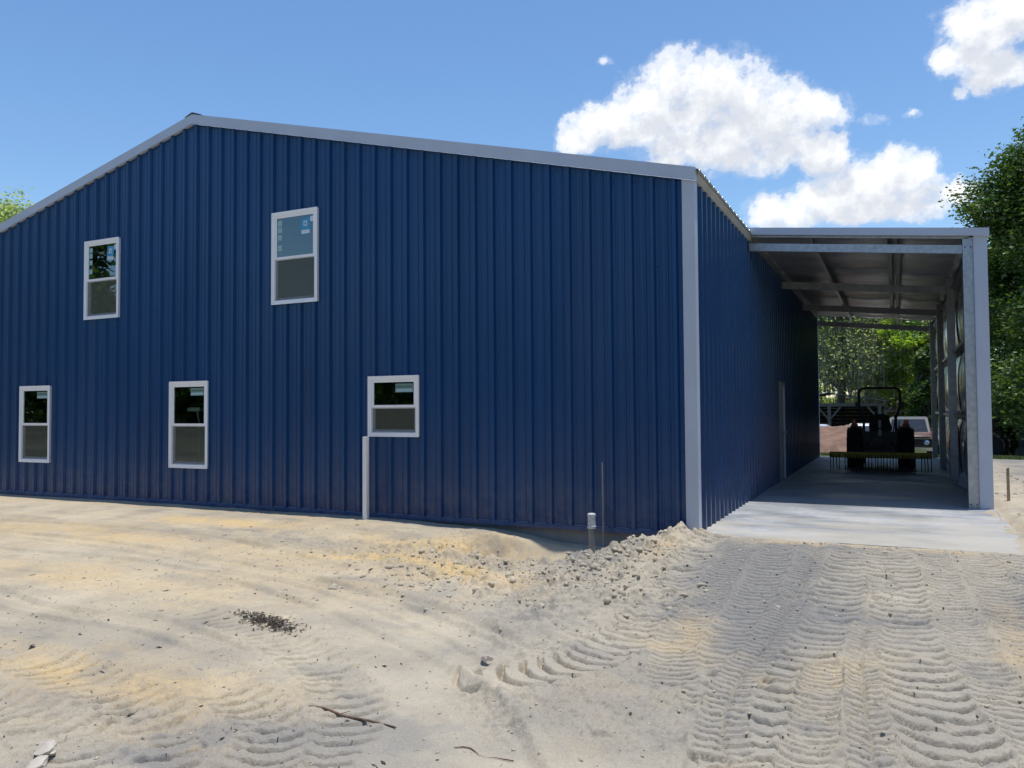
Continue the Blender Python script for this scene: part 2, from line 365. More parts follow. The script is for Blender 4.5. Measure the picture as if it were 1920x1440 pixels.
RUT = [
 ([(-16,6.6),(-11.05,6.72),(-9.1,6.71),(-6.74,6.4),(-4.63,5.92),(-2.87,5.16),(-1.9,4.45)], .035, .016),
 ([(-16,6.25),(-11.05,6.42),(-9.1,6.41),(-6.74,6.1),(-4.63,5.62),(-2.97,4.9),(-2.1,4.3)], .03, .011),
 ([(-14,5.6),(-9.6,5.85),(-7.03,5.94),(-4.58,5.28),(-2.82,4.49),(-1.76,3.72),(-1.1,2.8)], .035, .014),
 ([(-4.45,6.0),(-3.17,5.53),(-2.3,5.0),(-1.9,4.7)], .05, .020),
 ([(-12,4.9),(-8,4.6),(-6.23,4.3),(-5.14,4.38),(-4.02,4.12),(-3.4,3.95)], .035, .012),
 ([(-12,4.6),(-8,4.3),(-6.23,4.05),(-5.14,4.08),(-4.02,3.86)], .03, .010),
 ([(-2.75,4.5),(-2.15,4.0),(-1.6,3.5),(-1.1,2.9)], .06, .018),
 ([(-2.35,4.3),(-1.75,3.95),(-1.3,3.55),(-.85,3.0)], .06, -.020),
 ([(-13,7.4),(-9,7.6),(-7,7.3),(-5.6,6.8),(-4.2,6.3)], .04, .013),
 ([(-14,8.1),(-10,8.2),(-8,7.9),(-6.2,7.5),(-5.0,7.0)], .04, .010),
]
def mound(x, y):
    d, al, sg, L = polydist(x, y, smooth_poly([(-2.1,9.55),(-2.35,9.2),(-2.55,8.8),(-2.78,8.15),(-2.9,7.5),(-2.8,6.9)]))
    w = np.where(sg > 0, .34, .26)
    h = np.interp(al, [0, .5, 1.2, 2.0, 2.9], [.13, .13, .09, .07, .02])
    return h*np.exp(-(d/w)**2)
def terrain(x, y):
    """height and soil masks (yellow, grey, grass)"""
    h = np.full(x.shape, -.10) + .025*fbm(x, y, .35, 3)*ss(-20, 0, -np.abs(y-4))
    h = h + .05*fbm(x, y, .12, 2)*ss(14, 22, np.hypot(x+4, y-6))
    # ground drops away behind the building and to its right
    far = ss(25.5, 44, y); h = h*(1-far) - .85*far
    h = h + ss(60, 140, np.hypot(x, y))*1.2
    # bank of sand left of the wall hole
    h = h + .05*ss(7.4, 9.0, y)*ss(-5.2, -6.6, x)*ss(10.5, 9.4, y)
    h = h + .03*gauss(x, y, -4.9, 8.9, .8, .5)
    # hole at the stub pipe
    hole = np.clip(1.25 - ((x+3.75)/.95)**2 - ((y-8.42)/.80)**2 + .22*fbm(x, y, 2.2, 3), 0, 1)
    hole = ss(0, 1, hole)
    h = h - .40*hole
    h = h - .13*ss(-5.0, -3.6, x)*ss(-2.3, -2.75, x)*ss(8.7, 9.35, y)*ss(10, 9.6, y)*(1-hole)
    mo = mound(x, y); h = h + mo
    # ramp up to the slab
    rx = ss(-2.75, -2.15, x)
    ramp_ = rx*ss(6.6, 9.25, y)*ss(12, 10.5, y)
    h = h + .098*ramp_
    # disturbed clods
    dist = np.clip(gauss(x, y, -3.6, 7.0, 1.7, .8, -.5) + gauss(x, y, -2.7, 7.4, .7, 1.6) + .9*gauss(x, y, -5.4, 7.4, 1.5, .5, -.25) + gauss(x, y, -2.4, 9, .5, .8)+.45*gauss(x, y, -2.35, 5.6, .45, 1.2), 0, 1)
    dist = np.clip(dist + .6*gauss(x, y, -4.7, 8.4, .8, .6), 0, 1)*(1-.35*hole)
    cl = fbm(x, y, 7, 4, .62)
    cl2 = np.abs(fbm(x+31, y-12, 4.5, 4, .6))
    h = h + dist*(.05*cl + .13*np.clip(cl2-.06, 0, 1) + .045*np.clip(fbm(x, y, 10, 4, .65), 0, 1) + .022*fbm(x, y, 21, 3, .6))
    near = ss(16, 9, np.hypot(x+2, y-3))
    d, al, sg, L = polydist(x, y, smooth_poly([(-16,6.1),(-9,6.25),(-6,5.9),(-4.2,5.2),(-2.6,4.4),(-1.4,3.2)]))
    band = np.exp(-(d/.62)**4); near = near*(1-.75*band)
    h = h + near*(.0055*fbm(x, y, 9, 4, .65) + .010*fbm(x, y, 2.2, 3))
    rgh = ss(-.1, .5, fbm(x+5, y+3, .7, 3)); h = h + near*(.020+.014*ss(5, 3.8, y))*rgh*np.abs(fbm(x, y, 11, 4, .65))
    # tyre prints
    tm = np.zeros_like(x); idx = (y < 10.4) & (y > 1.5) & (x > -7) & (x < 2.6)
    X_, Y_ = x[idx], y[idx]; TM = tm[idx].copy()
    warp = .035*fbm(X_, Y_, 1.1, 3); wy = .02*fbm(X_+9, Y_, 2.0, 3)
    deep = .70+.30*ss(-.45, .25, fbm(X_-20, Y_+7, .9, 3))
    H = h[idx].copy(); acc = np.zeros_like(H); brk_ = np.zeros_like(H)
    for k, (pts, w, pit, dep, bow) in enumerate(TR):
        d, al, sg, L = polydist(X_+warp, Y_+wy, smooth_poly(pts, 6))
        u = np.clip(d*sg/(w/2), -1.6, 1.6); ends = ss(0, .35, al)*ss(L, L-.35, al)
        u = u/.97; edge = ss(1.12, .9, np.abs(u))*ends
        off = np.where(u > 0, .5, 0) if k in (6, 9) else 0
        ph = (al + bow*u*u*1.35 - (.25*w*np.abs(u) if k in (6, 9) else 0))/pit + off + .10*vnoise(X_*3+k, Y_*3)
        fr = ph-np.floor(ph); lug = ss(.0, .34, fr)*ss(1.0, .88, fr)
        core = .85+.15*ss(.02, .3, np.abs(u)) if k in (6, 9) else 1-.22*np.abs(u)
        bk_ = ss(.28, .5, fbm(X_*1.1-k*3, Y_*.8+k, 2.6, 4, .6)); lug = lug*(1-.6*bk_)+.3*bk_; brk_ = np.maximum(brk_*(1-edge), edge*bk_)
        hh = (lug*core - .55)*dep*3.1*deep*(1+.18*vnoise(X_*9, Y_*9)) - .016 + .020*u*u
        berm = .020*np.exp(-((np.abs(u)-1.15)/.15)**2)*ends*np.clip(.15+1.3*np.abs(fbm(X_+k, Y_, 7, 3, .6)), 0, 1)
        edge = ss(.15, .85, edge + .25*fbm(X_*1.0+k, Y_, 8, 3, .6)*(edge > .01)); TM = np.maximum(TM, edge); acc = acc*(1-edge) + edge*hh + berm
    tm_ = 0
    crumb = np.abs(fbm(X_, Y_, 12, 5, .7))*(.007+.030*brk_+.050*ss(.8, .2, TM))*ss(-2.5, -2.0, X_)*ss(3.2, 3.8, Y_)
    h[idx] = H + acc + crumb; tm[idx] = TM
    for pts, w, dep in RUT:
        d, al, sg, L = polydist(x, y, smooth_poly(pts, 5))
        h = h + 1.7*dep*(np.exp(-(d/w)**2) - 1.1*np.exp(-((d*sg+w*2.2)/w)**2))*ss(0, .6, al)*ss(L, L-.5, al)*(.5+.7*np.abs(vnoise(x*1.5, y*1.5)))
    # ---- slab relation
    inx = ss(-2.30, -2.2, x)*ss(1.32, 1.22, x)
    # right of the slab: loose sand banked to its edge
    side = ss(1.2, 1.5, x)*ss(9, 10, y)*ss(30, 26, y)
    h = h + side*.055 + side*.10*np.abs(fbm(x, y, 1.9, 5, .62))*ss(25, 15, y)
    sd0 = .08; nz = sd0 + .30*fbm(x, y, 1.6, 5)+.05*fbm(x, y, 9, 3)
    sd = np.minimum(y-9.42+nz, (1.18+.02*(y-9.5)) - x + nz*.8)
    cover = np.clip(.012 - .10*sd, -.06, .02)
    cover = cover + .006*fbm(x, y, 14, 3)
    front = inx*ss(9.0, 9.4, y)*ss(26.6, 26.3, y)
    frontall = ss(-2.28, -2.15, x)*ss(1.32, 1.2, x)
    h = h*(1-front) + np.where(y > 9.2, cover, h)*front
    # keep below building floor
    inb = (y > 9.62) & (y < 26.1) & (x < -2.25) & (x > -18.8); h = np.where(inb, -.35, h)
    # ---- colour masks
    yel = .75*gauss(x, y, -8.4, 8.35, 1.6, .25, .05)+.45*gauss(x, y, -10, 6.9, 4.5, .45, .0) + .75*gauss(x, y, -4.2, 8.5, .7, .6) \
        + .85*gauss(x, y, -3.9, 6.75, .9, .20, -.5) + .7*gauss(x, y, -5.1, 6.9, .5, .12) + .45*gauss(x, y, -5.2, 7.9, 1.0, .3, -.2) \
        + .34*gauss(x, y, -3.75, 3.4, .9, .35, .2) + .3*gauss(x, y, -3.4, 2.9, .3, .25) + .35*gauss(x, y, -4.6, 3.2, .6, .2) + .35*gauss(x, y, -1.35, 5.4, .22, .6)\
        + .25*gauss(x, y, -.25, 5.0, .45, .7) + .6*gauss(x, y, -2.3, 8.3, .22, .5) + .6*gauss(x, y, -1.3, 9.15, .6, .12)+.5*gauss(x, y, -.2, 9.3, .7, .1)\
        + .55*gauss(x, y, .55, 9.2, .35, .12) + .7*gauss(x, y, 1.9, 11.8, .7, .9) + .3*gauss(x, y, -7.2, 5.1, 2.4, .3) + .35*gauss(x,y,.75,6.2,.2,1.2)
    yel = yel*(.35+1.2*np.clip(.5+1.4*fbm(x, y, 1.8, 5, .6), 0, 1))+.20*ss(-2.2,-4.5,x)
    gry = .75*gauss(x, y, -2.95, 7.6, .32, .8) + .45*gauss(x, y, -2.4, 5.9, .5, 1.3) + .5*gauss(x, y, -1.1, 7.8, .5, 1.3) + .40*gauss(x, y, -.9, 6.2, .4, 1) \
        + .35*gauss(x, y, -3.2, 2.4, .9, .4) + .4*gauss(x, y, -5.0, 4.4, .9, .25, -.2) + .4*gauss(x, y, 1.0, 7.6, .3, 1.4) + .3*gauss(x, y, -11, 9.0, 5, .35) + .4*gauss(x, y, -5.3, 7.2, .6, .2)\
        + .42*ss(-2.2, -1.6, x)*ss(1.6, 1.0, x)*ss(3, 4, y)*ss(9.6, 9, y) + .3*gauss(x, y, -2.7, 3.1, .8, .5) + .75*ss(1.5, 3, x)*ss(15, 22, y)
    gry = gry*(.5+1.0*np.clip(.5+fbm(x+40, y, 1.1, 4), 0, 1))
    streak = fbm(x*.35+3, y*1.5, .9, 5, .6); gry = gry + .42*ss(.02, .42, streak)*ss(-1.0, -2.6, x) + .38*ss(.05, .45, fbm(x-9, y+14, 1.9, 5, .6))
    yel = yel*.85 + .18*ss(.08, .45, fbm(x*.4-8, y*1.5, .8, 5, .6))*ss(-1.5, -3.5, x) + .14*ss(.18, .5, fbm(x+60, y-5, 1.3, 5, .62))
    grs = ss(25.8, 27.5, y)*ss(46, 40, y)*(.25+.75*ss(-.2, .2, fbm(x, y, .5, 3)))*ss(3.4, 1.4, x)
    grs = np.maximum(grs, ss(36, 38.5, y + 1.2*fbm(x, y, .4, 2)))
    grs = np.maximum(grs, ss(-21, -24, x)); grs = np.maximum(grs, ss(9, 13, x)); grs = grs*ss(-6, -2, y)+ss(-4, -7, y)*.8
    return h, np.clip(yel, 0, 1), np.clip(gry, 0, 1), np.clip(grs, 0, 1)
def gz(x, y):
    h = terrain(np.array([float(x)]), np.array([float(y)]))[0]; return float(h[0])

def axis(segs):
    out = []
    for a, b, st in segs: out += list(np.arange(a, b, st))
    return out
def grow(a, b, s0, k=1.22):
    out = []; s = s0; p = a; sg = 1 if b > a else -1
    while abs(p-a) < abs(b-a): p += sg*s; s *= k; out.append(p)
    return out
xs = sorted(grow(-18, -700, .3)) + axis([(-18, -9, .06), (-9, -5, .026), (-5, -1.95, .0115), (-1.95, 1.45, .0105), (1.45, 4, .03), (4, 9, .09)]) + grow(9, 700, .15)
ys = sorted(grow(1.2, -500, .08)) + axis([(1.2, 2.2, .03), (2.2, 5.2, .0095), (5.2, 9.7, .0135), (9.7, 13.6, .05), (13.6, 45, .18)]) + grow(45, 900, .3)
xs = np.array(xs); ys = np.array(ys)
GX, GY = np.meshgrid(xs, ys); gx = GX.ravel(); gy = GY.ravel()
gh, m_y, m_g, m_gr = terrain(gx, gy)
nx, ny = len(xs), len(ys)
me = bpy.data.meshes.new('ground')
me.vertices.add(nx*ny); me.vertices.foreach_set('co', np.stack([gx, gy, gh], 1).ravel().astype(np.float32))
ii = (np.arange(ny-1)[:, None]*nx + np.arange(nx-1)[None, :]).ravel()
quads = np.stack([ii, ii+1, ii+nx+1, ii+nx], 1)
nq = len(quads); me.loops.add(nq*4); me.loops.foreach_set('vertex_index', quads.ravel().astype(np.int32))
me.polygons.add(nq); me.polygons.foreach_set('loop_start', np.arange(0, nq*4, 4, dtype=np.int32))
me.polygons.foreach_set('use_smooth', np.ones(nq, bool)); me.update(calc_edges=True)
ca = me.color_attributes.new('soil', 'FLOAT_COLOR', 'POINT')
ca.data.foreach_set('color', np.stack([m_y, m_g, m_gr, np.ones_like(m_y)], 1).ravel().astype(np.float32))
me.materials.append(M['sand'])
o = bpy.data.objects.new('ground', me); COL.objects.link(o); o['kind'] = 'structure'
del GX, GY
print('terrain', nx, ny)

# loose clods and crumbs of sand on the disturbed parts
def add_clods():
    base = []; bm = bmesh.new(); bmesh.ops.create_icosphere(bm, subdivisions=2, radius=1)
    bv = np.array([v.co[:] for v in bm.verts]); bf = np.array([[v.index for v in f.verts] for f in bm.faces]); bm.free()
    n = 6200; px = []; py = []; sz = []
    while len(px) < n:
        k = rng.random()
        if k < .34: x, y = rng.normal(-3.5, 1.0), rng.normal(7.0, .7); s = rng.lognormal(-5.0, .7)
        elif k < .50: x, y = rng.normal(-2.6, .28), rng.normal(8.0, .9); s = rng.lognormal(-4.7, .75)
        elif k < .80: x, y = rng.uniform(-2.1, 1.2), rng.uniform(2.8, 9.3); s = rng.lognormal(-5.4, .45)
        elif k < .815: x, y = rng.uniform(-2.1, 1.3), rng.normal(9.2, .12); s = rng.lognormal(-4.9, .5)
        elif k < .86: x, y = rng.uniform(1.4, 4), rng.uniform(10, 22); s = rng.lognormal(-4.0, .5)
        else: x, y = rng.uniform(-9, -1.5), rng.uniform(2.3, 9.2); s = rng.lognormal(-5.1, .5)
        if y > 9.4 and x < 1.3: continue
        px.append(x); py.append(y); sz.append(min(s, .038))
    px = np.array(px); py = np.array(py); sz = np.array(sz); pz = terrain(px, py)[0]
    V = []
    for x, y, z, s in zip(px, py, pz, sz):
        j = bv*(1+rng.normal(0, .11, bv.shape))*(1+rng.normal(0, .12, 3)); a = rng.uniform(0, 6.28); c, sn = math.cos(a), math.sin(a)
        q = j*np.array([rng.uniform(.8, 1.6), rng.uniform(.7, 1.1), rng.uniform(.6, .9)])*s
        V.append(np.stack([q[:, 0]*c-q[:, 1]*sn+x, q[:, 0]*sn+q[:, 1]*c+y, q[:, 2]+z+s*.05], 1))
    V = np.concatenate(V); F = (bf[None]+np.arange(n)[:, None, None]*len(bv)).reshape(-1, 3)
    me = bpy.data.meshes.new('sand_clods'); me.from_pydata(V.tolist(), [], F.tolist()); me.materials.append(M['sand']); me.polygons.foreach_set('use_smooth', [True]*len(me.polygons))
    o = bpy.data.objects.new('sand_clods', me); COL.objects.link(o); o['kind'] = 'stuff'; o['label'] = 'loose clods and crumbs of grey sand scattered over the ground'; o['category'] = 'clods'
add_clods()
# organic flecks: bark chips and twiglets
def add_litter(n=5200):
    px = rng.uniform(-8, 1.3, n); py = rng.uniform(2.3, 9.3, n); d = np.clip(.5+fbm(px, py, .8, 3)*1.3, 0, 1); k = rng.random(n) < d*np.where(px > -2.1, .35, 1)
    px, py = px[k], py[k]; pz = terrain(px, py)[0]; V = []; F = []
    for x, y, z in zip(px, py, pz):
        l = rng.lognormal(-5.05, .65); l = min(l, .05); w = l*rng.uniform(.12, .4); a = rng.uniform(0, 6.28); c, s = math.cos(a), math.sin(a); i = len(V); t = .003
        for lx, ly, lz in ((-l, 0, 0), (0, w, t*.6), (l, 0, t), (0, -w, t*.3), (0, 0, t+w*.4)):
            V.append((x+lx*c-ly*s, y+lx*s+ly*c, z+lz+.003))
        F += [(i, i+3, i+4), (i+3, i+2, i+4), (i+2, i+1, i+4), (i+1, i, i+4)]
    me = bpy.data.meshes.new('bark_flecks'); me.from_pydata(V, [], F); me.materials.append(M['mulch'])
    o = bpy.data.objects.new('bark_flecks', me); COL.objects.link(o); o['kind'] = 'stuff'; o['label'] = 'small dark bark chips and twig bits scattered over the sand'; o['category'] = 'litter'
add_litter()

# ------------------------------------------------------------------ building
WY = 9.51; CX = -2.18; RX = -10.5; LX = -18.82; BY = 26.19; SL = .2475; ZR = 6.36
PIT = .2775
def roofz(x): return ZR - SL*abs(x-RX)
B = thing('metal_building', 'large two storey blue ribbed metal building with grey trim and open carport lean-to', 'building', (RX, (WY+BY)/2, 0))
def P_(o):   # keep world coordinates under the root
    o.matrix_parent_inverse = B.matrix_world.inverted() if False else Matrix.Translation(-Vector(B.location)); return o
def bpart(mb, name, mat, parent=None, smooth=False, **k):
    o = mb.build(name, mat, parent or B, smooth, **k)
    if parent is None: P_(o)
    return o
# windows: x0,x1,z0,z1, style
WIN = [(-13.19, -12.29, 3.18, 4.59, 'stickers'), (-8.76, -7.87, 3.17, 4.60, 'stickers'),
       (-15.01, -14.13, .58, 2.0, 'label'), (-11.0, -10.13, .575, 2.0, 'lamp'), (-6.92, -6.06, 1.13, 1.99, 'label')]
def rib_profile(a0, a1, flip=1):
    """list of (coordinate, depth) along a wall, ribs every PIT measured back from a1"""
    prof = []; k = 0
    c = a1 - .19
    pts = []
    while c > a0 - PIT:
        pts += [(c-.040, 0), (c-.022, .042), (c+.022, .042), (c+.040, 0)]
        for q in (.095, .183): pts += [(c-q-.018, 0), (c-q-.008, .009), (c-q+.008, .009), (c-q+.018, 0)]
        c -= PIT
    pts = sorted(p for p in pts if a0 < p[0] < a1)
    return [(a0, 0)] + pts + [(a1, 0)]
def insert_breaks(prof, br):
    for b in br:
        for i in range(len(prof)-1):
            (x0, d0), (x1, d1) = prof[i], prof[i+1]
            if x0 < b < x1: prof.insert(i+1, (b, d0+(d1-d0)*(b-x0)/(x1-x0))); break
    return prof
prof = rib_profile(LX+.02, CX-.02)
brk = [w[0]+.03 for w in WIN]+[w[1]-.03 for w in WIN]+[RX]
prof = insert_breaks(prof, brk)
mb = MB()
for (x0, d0), (x1, d1) in zip(prof, prof[1:]):
    xm = (x0+x1)/2; cuts = [(.02, None)]
    holes = sorted((w[2]+.03, w[3]-.03) for w in WIN if w[0]+.03 <= xm <= w[1]-.03)
    segs = []; z = .0
    for a, b in holes: segs.append((z, a)); z = b
    segs.append((z, None))
    for a, b in segs:
        za = a; t0 = roofz(x0)-.03 if b is None else b; t1 = roofz(x1)-.03 if b is None else b
        # split tall strips so screws' shading and waviness have vertices
        mb.add([(x0, WY-d0, za), (x1, WY-d1, za), (x1, WY-d1, t1), (x0, WY-d0, t0)], [(0, 1, 2, 3)])
bpart(mb, 'front_wall', M['blue'])
# side wall facing the carport, with the door opening
DY0, DY1, DZ = 16.94, 17.80, 2.0
prof = insert_breaks(rib_profile(WY+.02, BY), [DY0+.03, DY1-.03]); mb = MB()
for (y0, d0), (y1, d1) in zip(prof, prof[1:]):
    ym = (y0+y1)/2; za = DZ-.03 if DY0+.03 < ym < DY1-.03 else 0
    mb.add([(CX+d0, y0, za), (CX+d1, y1, za), (CX+d1, y1, 4.33), (CX+d0, y0, 4.33)], [(0, 1, 2, 3)])
bpart(mb, 'side_wall', M['blue'])
mb = MB(); mb.add([(LX, WY, 0), (LX, BY, 0), (LX, BY, roofz(LX)), (LX, WY, roofz(LX))], [(0, 1, 2, 3)])
prof = rib_profile(LX, CX)
prof = insert_breaks(prof, [RX])
for (x0, d0), (x1, d1) in zip(prof, prof[1:]): mb.add([(x0, BY+d0, 0), (x1, BY+d1, 0), (x1, BY+d1, roofz(x1)-.03), (x0, BY+d0, roofz(x0)-.03)], [(0, 1, 2, 3)])
bpart(mb, 'rear_wall', M['blue'])
# foundation
mb = MB(); mb.box(LX, CX-.012, WY+.012, BY-.012, -.9, -.004); fo = bpart(mb, 'foundation', M['foundation'])
# base trim
mb = MB(); mb.prism([(WY-.048, -.045), (WY-.002, -.045), (WY-.002, .016), (WY-.036, .016), (WY-.048, .006)], 0, LX, CX-.13)
bpart(mb, 'base_trim', M['blue'])
# pale strips between ribs: light reflected at the sheet ends, put into the colour
prof = rib_profile(LX+.02, CX-.02)
mb = MB(); c = CX-.02-.19
while c > LX+.3:
    mb.box(c-PIT+.05, c-.05, WY-.030, WY-.008, .0165, .026); c -= PIT
o = bpart(mb, 'sheet_end_glints', simple('painted_sheet_glint', (.13, .18, .28), .4, .2), kind='stuff')
# screw rows
mb = MB()
def screw_front(x, z, r=.0075):
    a = [(x+r*math.cos(t*math.pi/3), WY-.006, z+r*math.sin(t*math.pi/3)) for t in range(6)] + [(x+r*.6*math.cos(t*math.pi/3), WY-.013, z+r*.6*math.sin(t*math.pi/3)) for t in range(6)]
    mb.add(a, [(0, 1, 7, 6), (1, 2, 8, 7), (2, 3, 9, 8), (3, 4, 10, 9), (4, 5, 11, 10), (5, 0, 6, 11), (6, 7, 8, 9, 10, 11)])
c = CX-.02-.19
while c > LX+.1:
    for z in (.09, .98, 2.12, 3.25, 4.35, 5.2, roofz(c)-.16):
        if z < roofz(c)-.1 and not any(w[0]-.06 < c+.058 < w[1]+.06 and w[2]-.04 < z < w[3]+.04 for w in WIN):
            screw_front(c+.058, z+random.uniform(-.006, .006))
            if z in (.09,): screw_front(c-.058, z)
    c -= PIT
bpart(mb, 'wall_screws', M['screw'], kind='stuff')
# corner trims
def corner_trim(x, y, sx, sy, top):
    mb = MB(); w = .105; t = .0455
    mb.box(min(x+sx*t, x-sx*w), max(x+sx*t, x-sx*w), min(y+sy*t, y+sy*.001), max(y+sy*t, y+sy*.001), -.035, top)
    mb.box(min(x+sx*t, x+sx*.001), max(x+sx*t, x+sx*.001), min(y+sy*.0005, y-sy*w), max(y+sy*.0005, y-sy*w), -.035, top)
    return mb
bpart(corner_trim(CX, WY, 1, -1, 4.33), 'corner_trim', M['grey_trim'])
bpart(corner_trim(CX, BY, 1, 1, 4.33), 'corner_trim', M['grey_trim'])
# roof
mb = MB(); th = .02
k0 = WY-.055; k1 = BY+.055
yy = k0; ribs = [k0]
while yy < k1-.3:
    ribs += [yy+.2, yy+.222, yy+.25, yy+.272]; yy += PIT
def roofstrip(xa, za, xb, zb, mb):
    prev = None
    seq = [(k0, 0)]; y = k0+.12
    while y < k1-.1:
        seq += [(y-.04, 0), (y-.018, .022), (y+.018, .022), (y+.04, 0)]; y += PIT
    seq.append((k1, 0))
    for (ya, da), (yb, db) in zip(seq, seq[1:]):
        mb.add([(xa, ya, za+da), (xb, ya, zb+da), (xb, yb, zb+db), (xa, yb, za+db)], [(0, 1, 2, 3)])
eR = CX+.10; 
roofstrip(RX, ZR+.095, eR, ZR+.10-SL*(eR-RX), mb); roofstrip(LX-.1, ZR+.10-SL*(RX-LX+.1), RX, ZR+.10, mb)
mb.add([(RX, k0, ZR+.07), (eR, k0, ZR+.07-SL*(eR-RX)), (eR, k1, ZR+.07-SL*(eR-RX)), (RX, k1, ZR+.07)], [(0, 1, 2, 3)])
mb.add([(RX, k0, ZR+.07), (LX-.1, k0, ZR+.07-SL*(eR-RX)), (LX-.1, k1, ZR+.07-SL*(eR-RX)), (RX, k1, ZR+.07)], [(0, 1, 2, 3)])
rf = bpart(mb, 'roof', M['roof'])
mb = MB(); mb.prism([(RX-.18, ZR+.135-SL*.18), (RX, ZR+.145), (RX+.18, ZR+.135-SL*.18), (RX, ZR+.155)], 1, k0-.01, k1+.01)
rc = bpart(mb, 'ridge_cap', M['roof'], rf); rc.matrix_parent_inverse = Matrix()
# rake trim, front and rear
for (ya, yb) in ((WY-.062, WY+.02), (BY-.02, BY+.062)):
    mb = MB(); top = .118; bot = -.042
    xe = CX+.065; xl = LX-.065
    mb.add([(xl, ya, roofz(xl)+bot), (RX, ya, ZR+bot), (xe, ya, roofz(xe)+bot), (xe, ya, roofz(xe)+top), (RX, ya, ZR+top), (xl, ya, roofz(xl)+top),
            (xl, yb, roofz(xl)+bot), (RX, yb, ZR+bot), (xe, yb, roofz(xe)+bot), (xe, yb, roofz(xe)+top), (RX, yb, ZR+top), (xl, yb, roofz(xl)+top)],
           [(0,1,4,5),(1,2,3,4),(6,7,10,11),(7,8,9,10),(0,1,7,6),(1,2,8,7),(5,4,10,11),(4,3,9,10),(0,6,11,5),(2,8,9,3)])
    # drip lip
    mb.prism([(ya-.010, -.03), (ya-.001, -.03), (ya-.001, -.018), (ya-.010, -.018)], 0, 0, .001)
    mb.v = mb.v[:-8]; mb.f = mb.f[:-6]
    mb.add([(xl, ya-.012, roofz(xl)-.052), (RX, ya-.012, ZR-.052), (xe, ya-.012, roofz(xe)-.052), (xl, ya, roofz(xl)-.042), (RX, ya, ZR-.042), (xe, ya, roofz(xe)-.042)], [(0, 1, 4, 3), (1, 2, 5, 4)])
    bpart(mb, 'rake_trim', M['grey_trim'])
# eave trim along the carport side, sloping out to a lip
M['eave'] = simple('warm_lit_eave_trim', (.42, .41, .37), .5, 0, .08)  # warm tint puts the yellow light falling on this trim into its colour
mb = MB(); zt = roofz(CX)+.103
mb.prism([(CX+.002, zt-.13), (CX+.040, zt-.13), (CX+.075, zt-.085), (CX+.095, zt-.0125), (CX+.002, zt-.0)], 1, WY+.025, BY-.03)
bpart(mb, 'eave_trim', M['eave'])
# interior: ceiling lining and floor so that the rooms behind the panes are dark and real
mb = MB(); mb.box(LX+.2, CX-.2, WY+.25, BY-.2, 2.68, 2.74)
bpart(mb, 'upper_floor', M['shed_dark'])

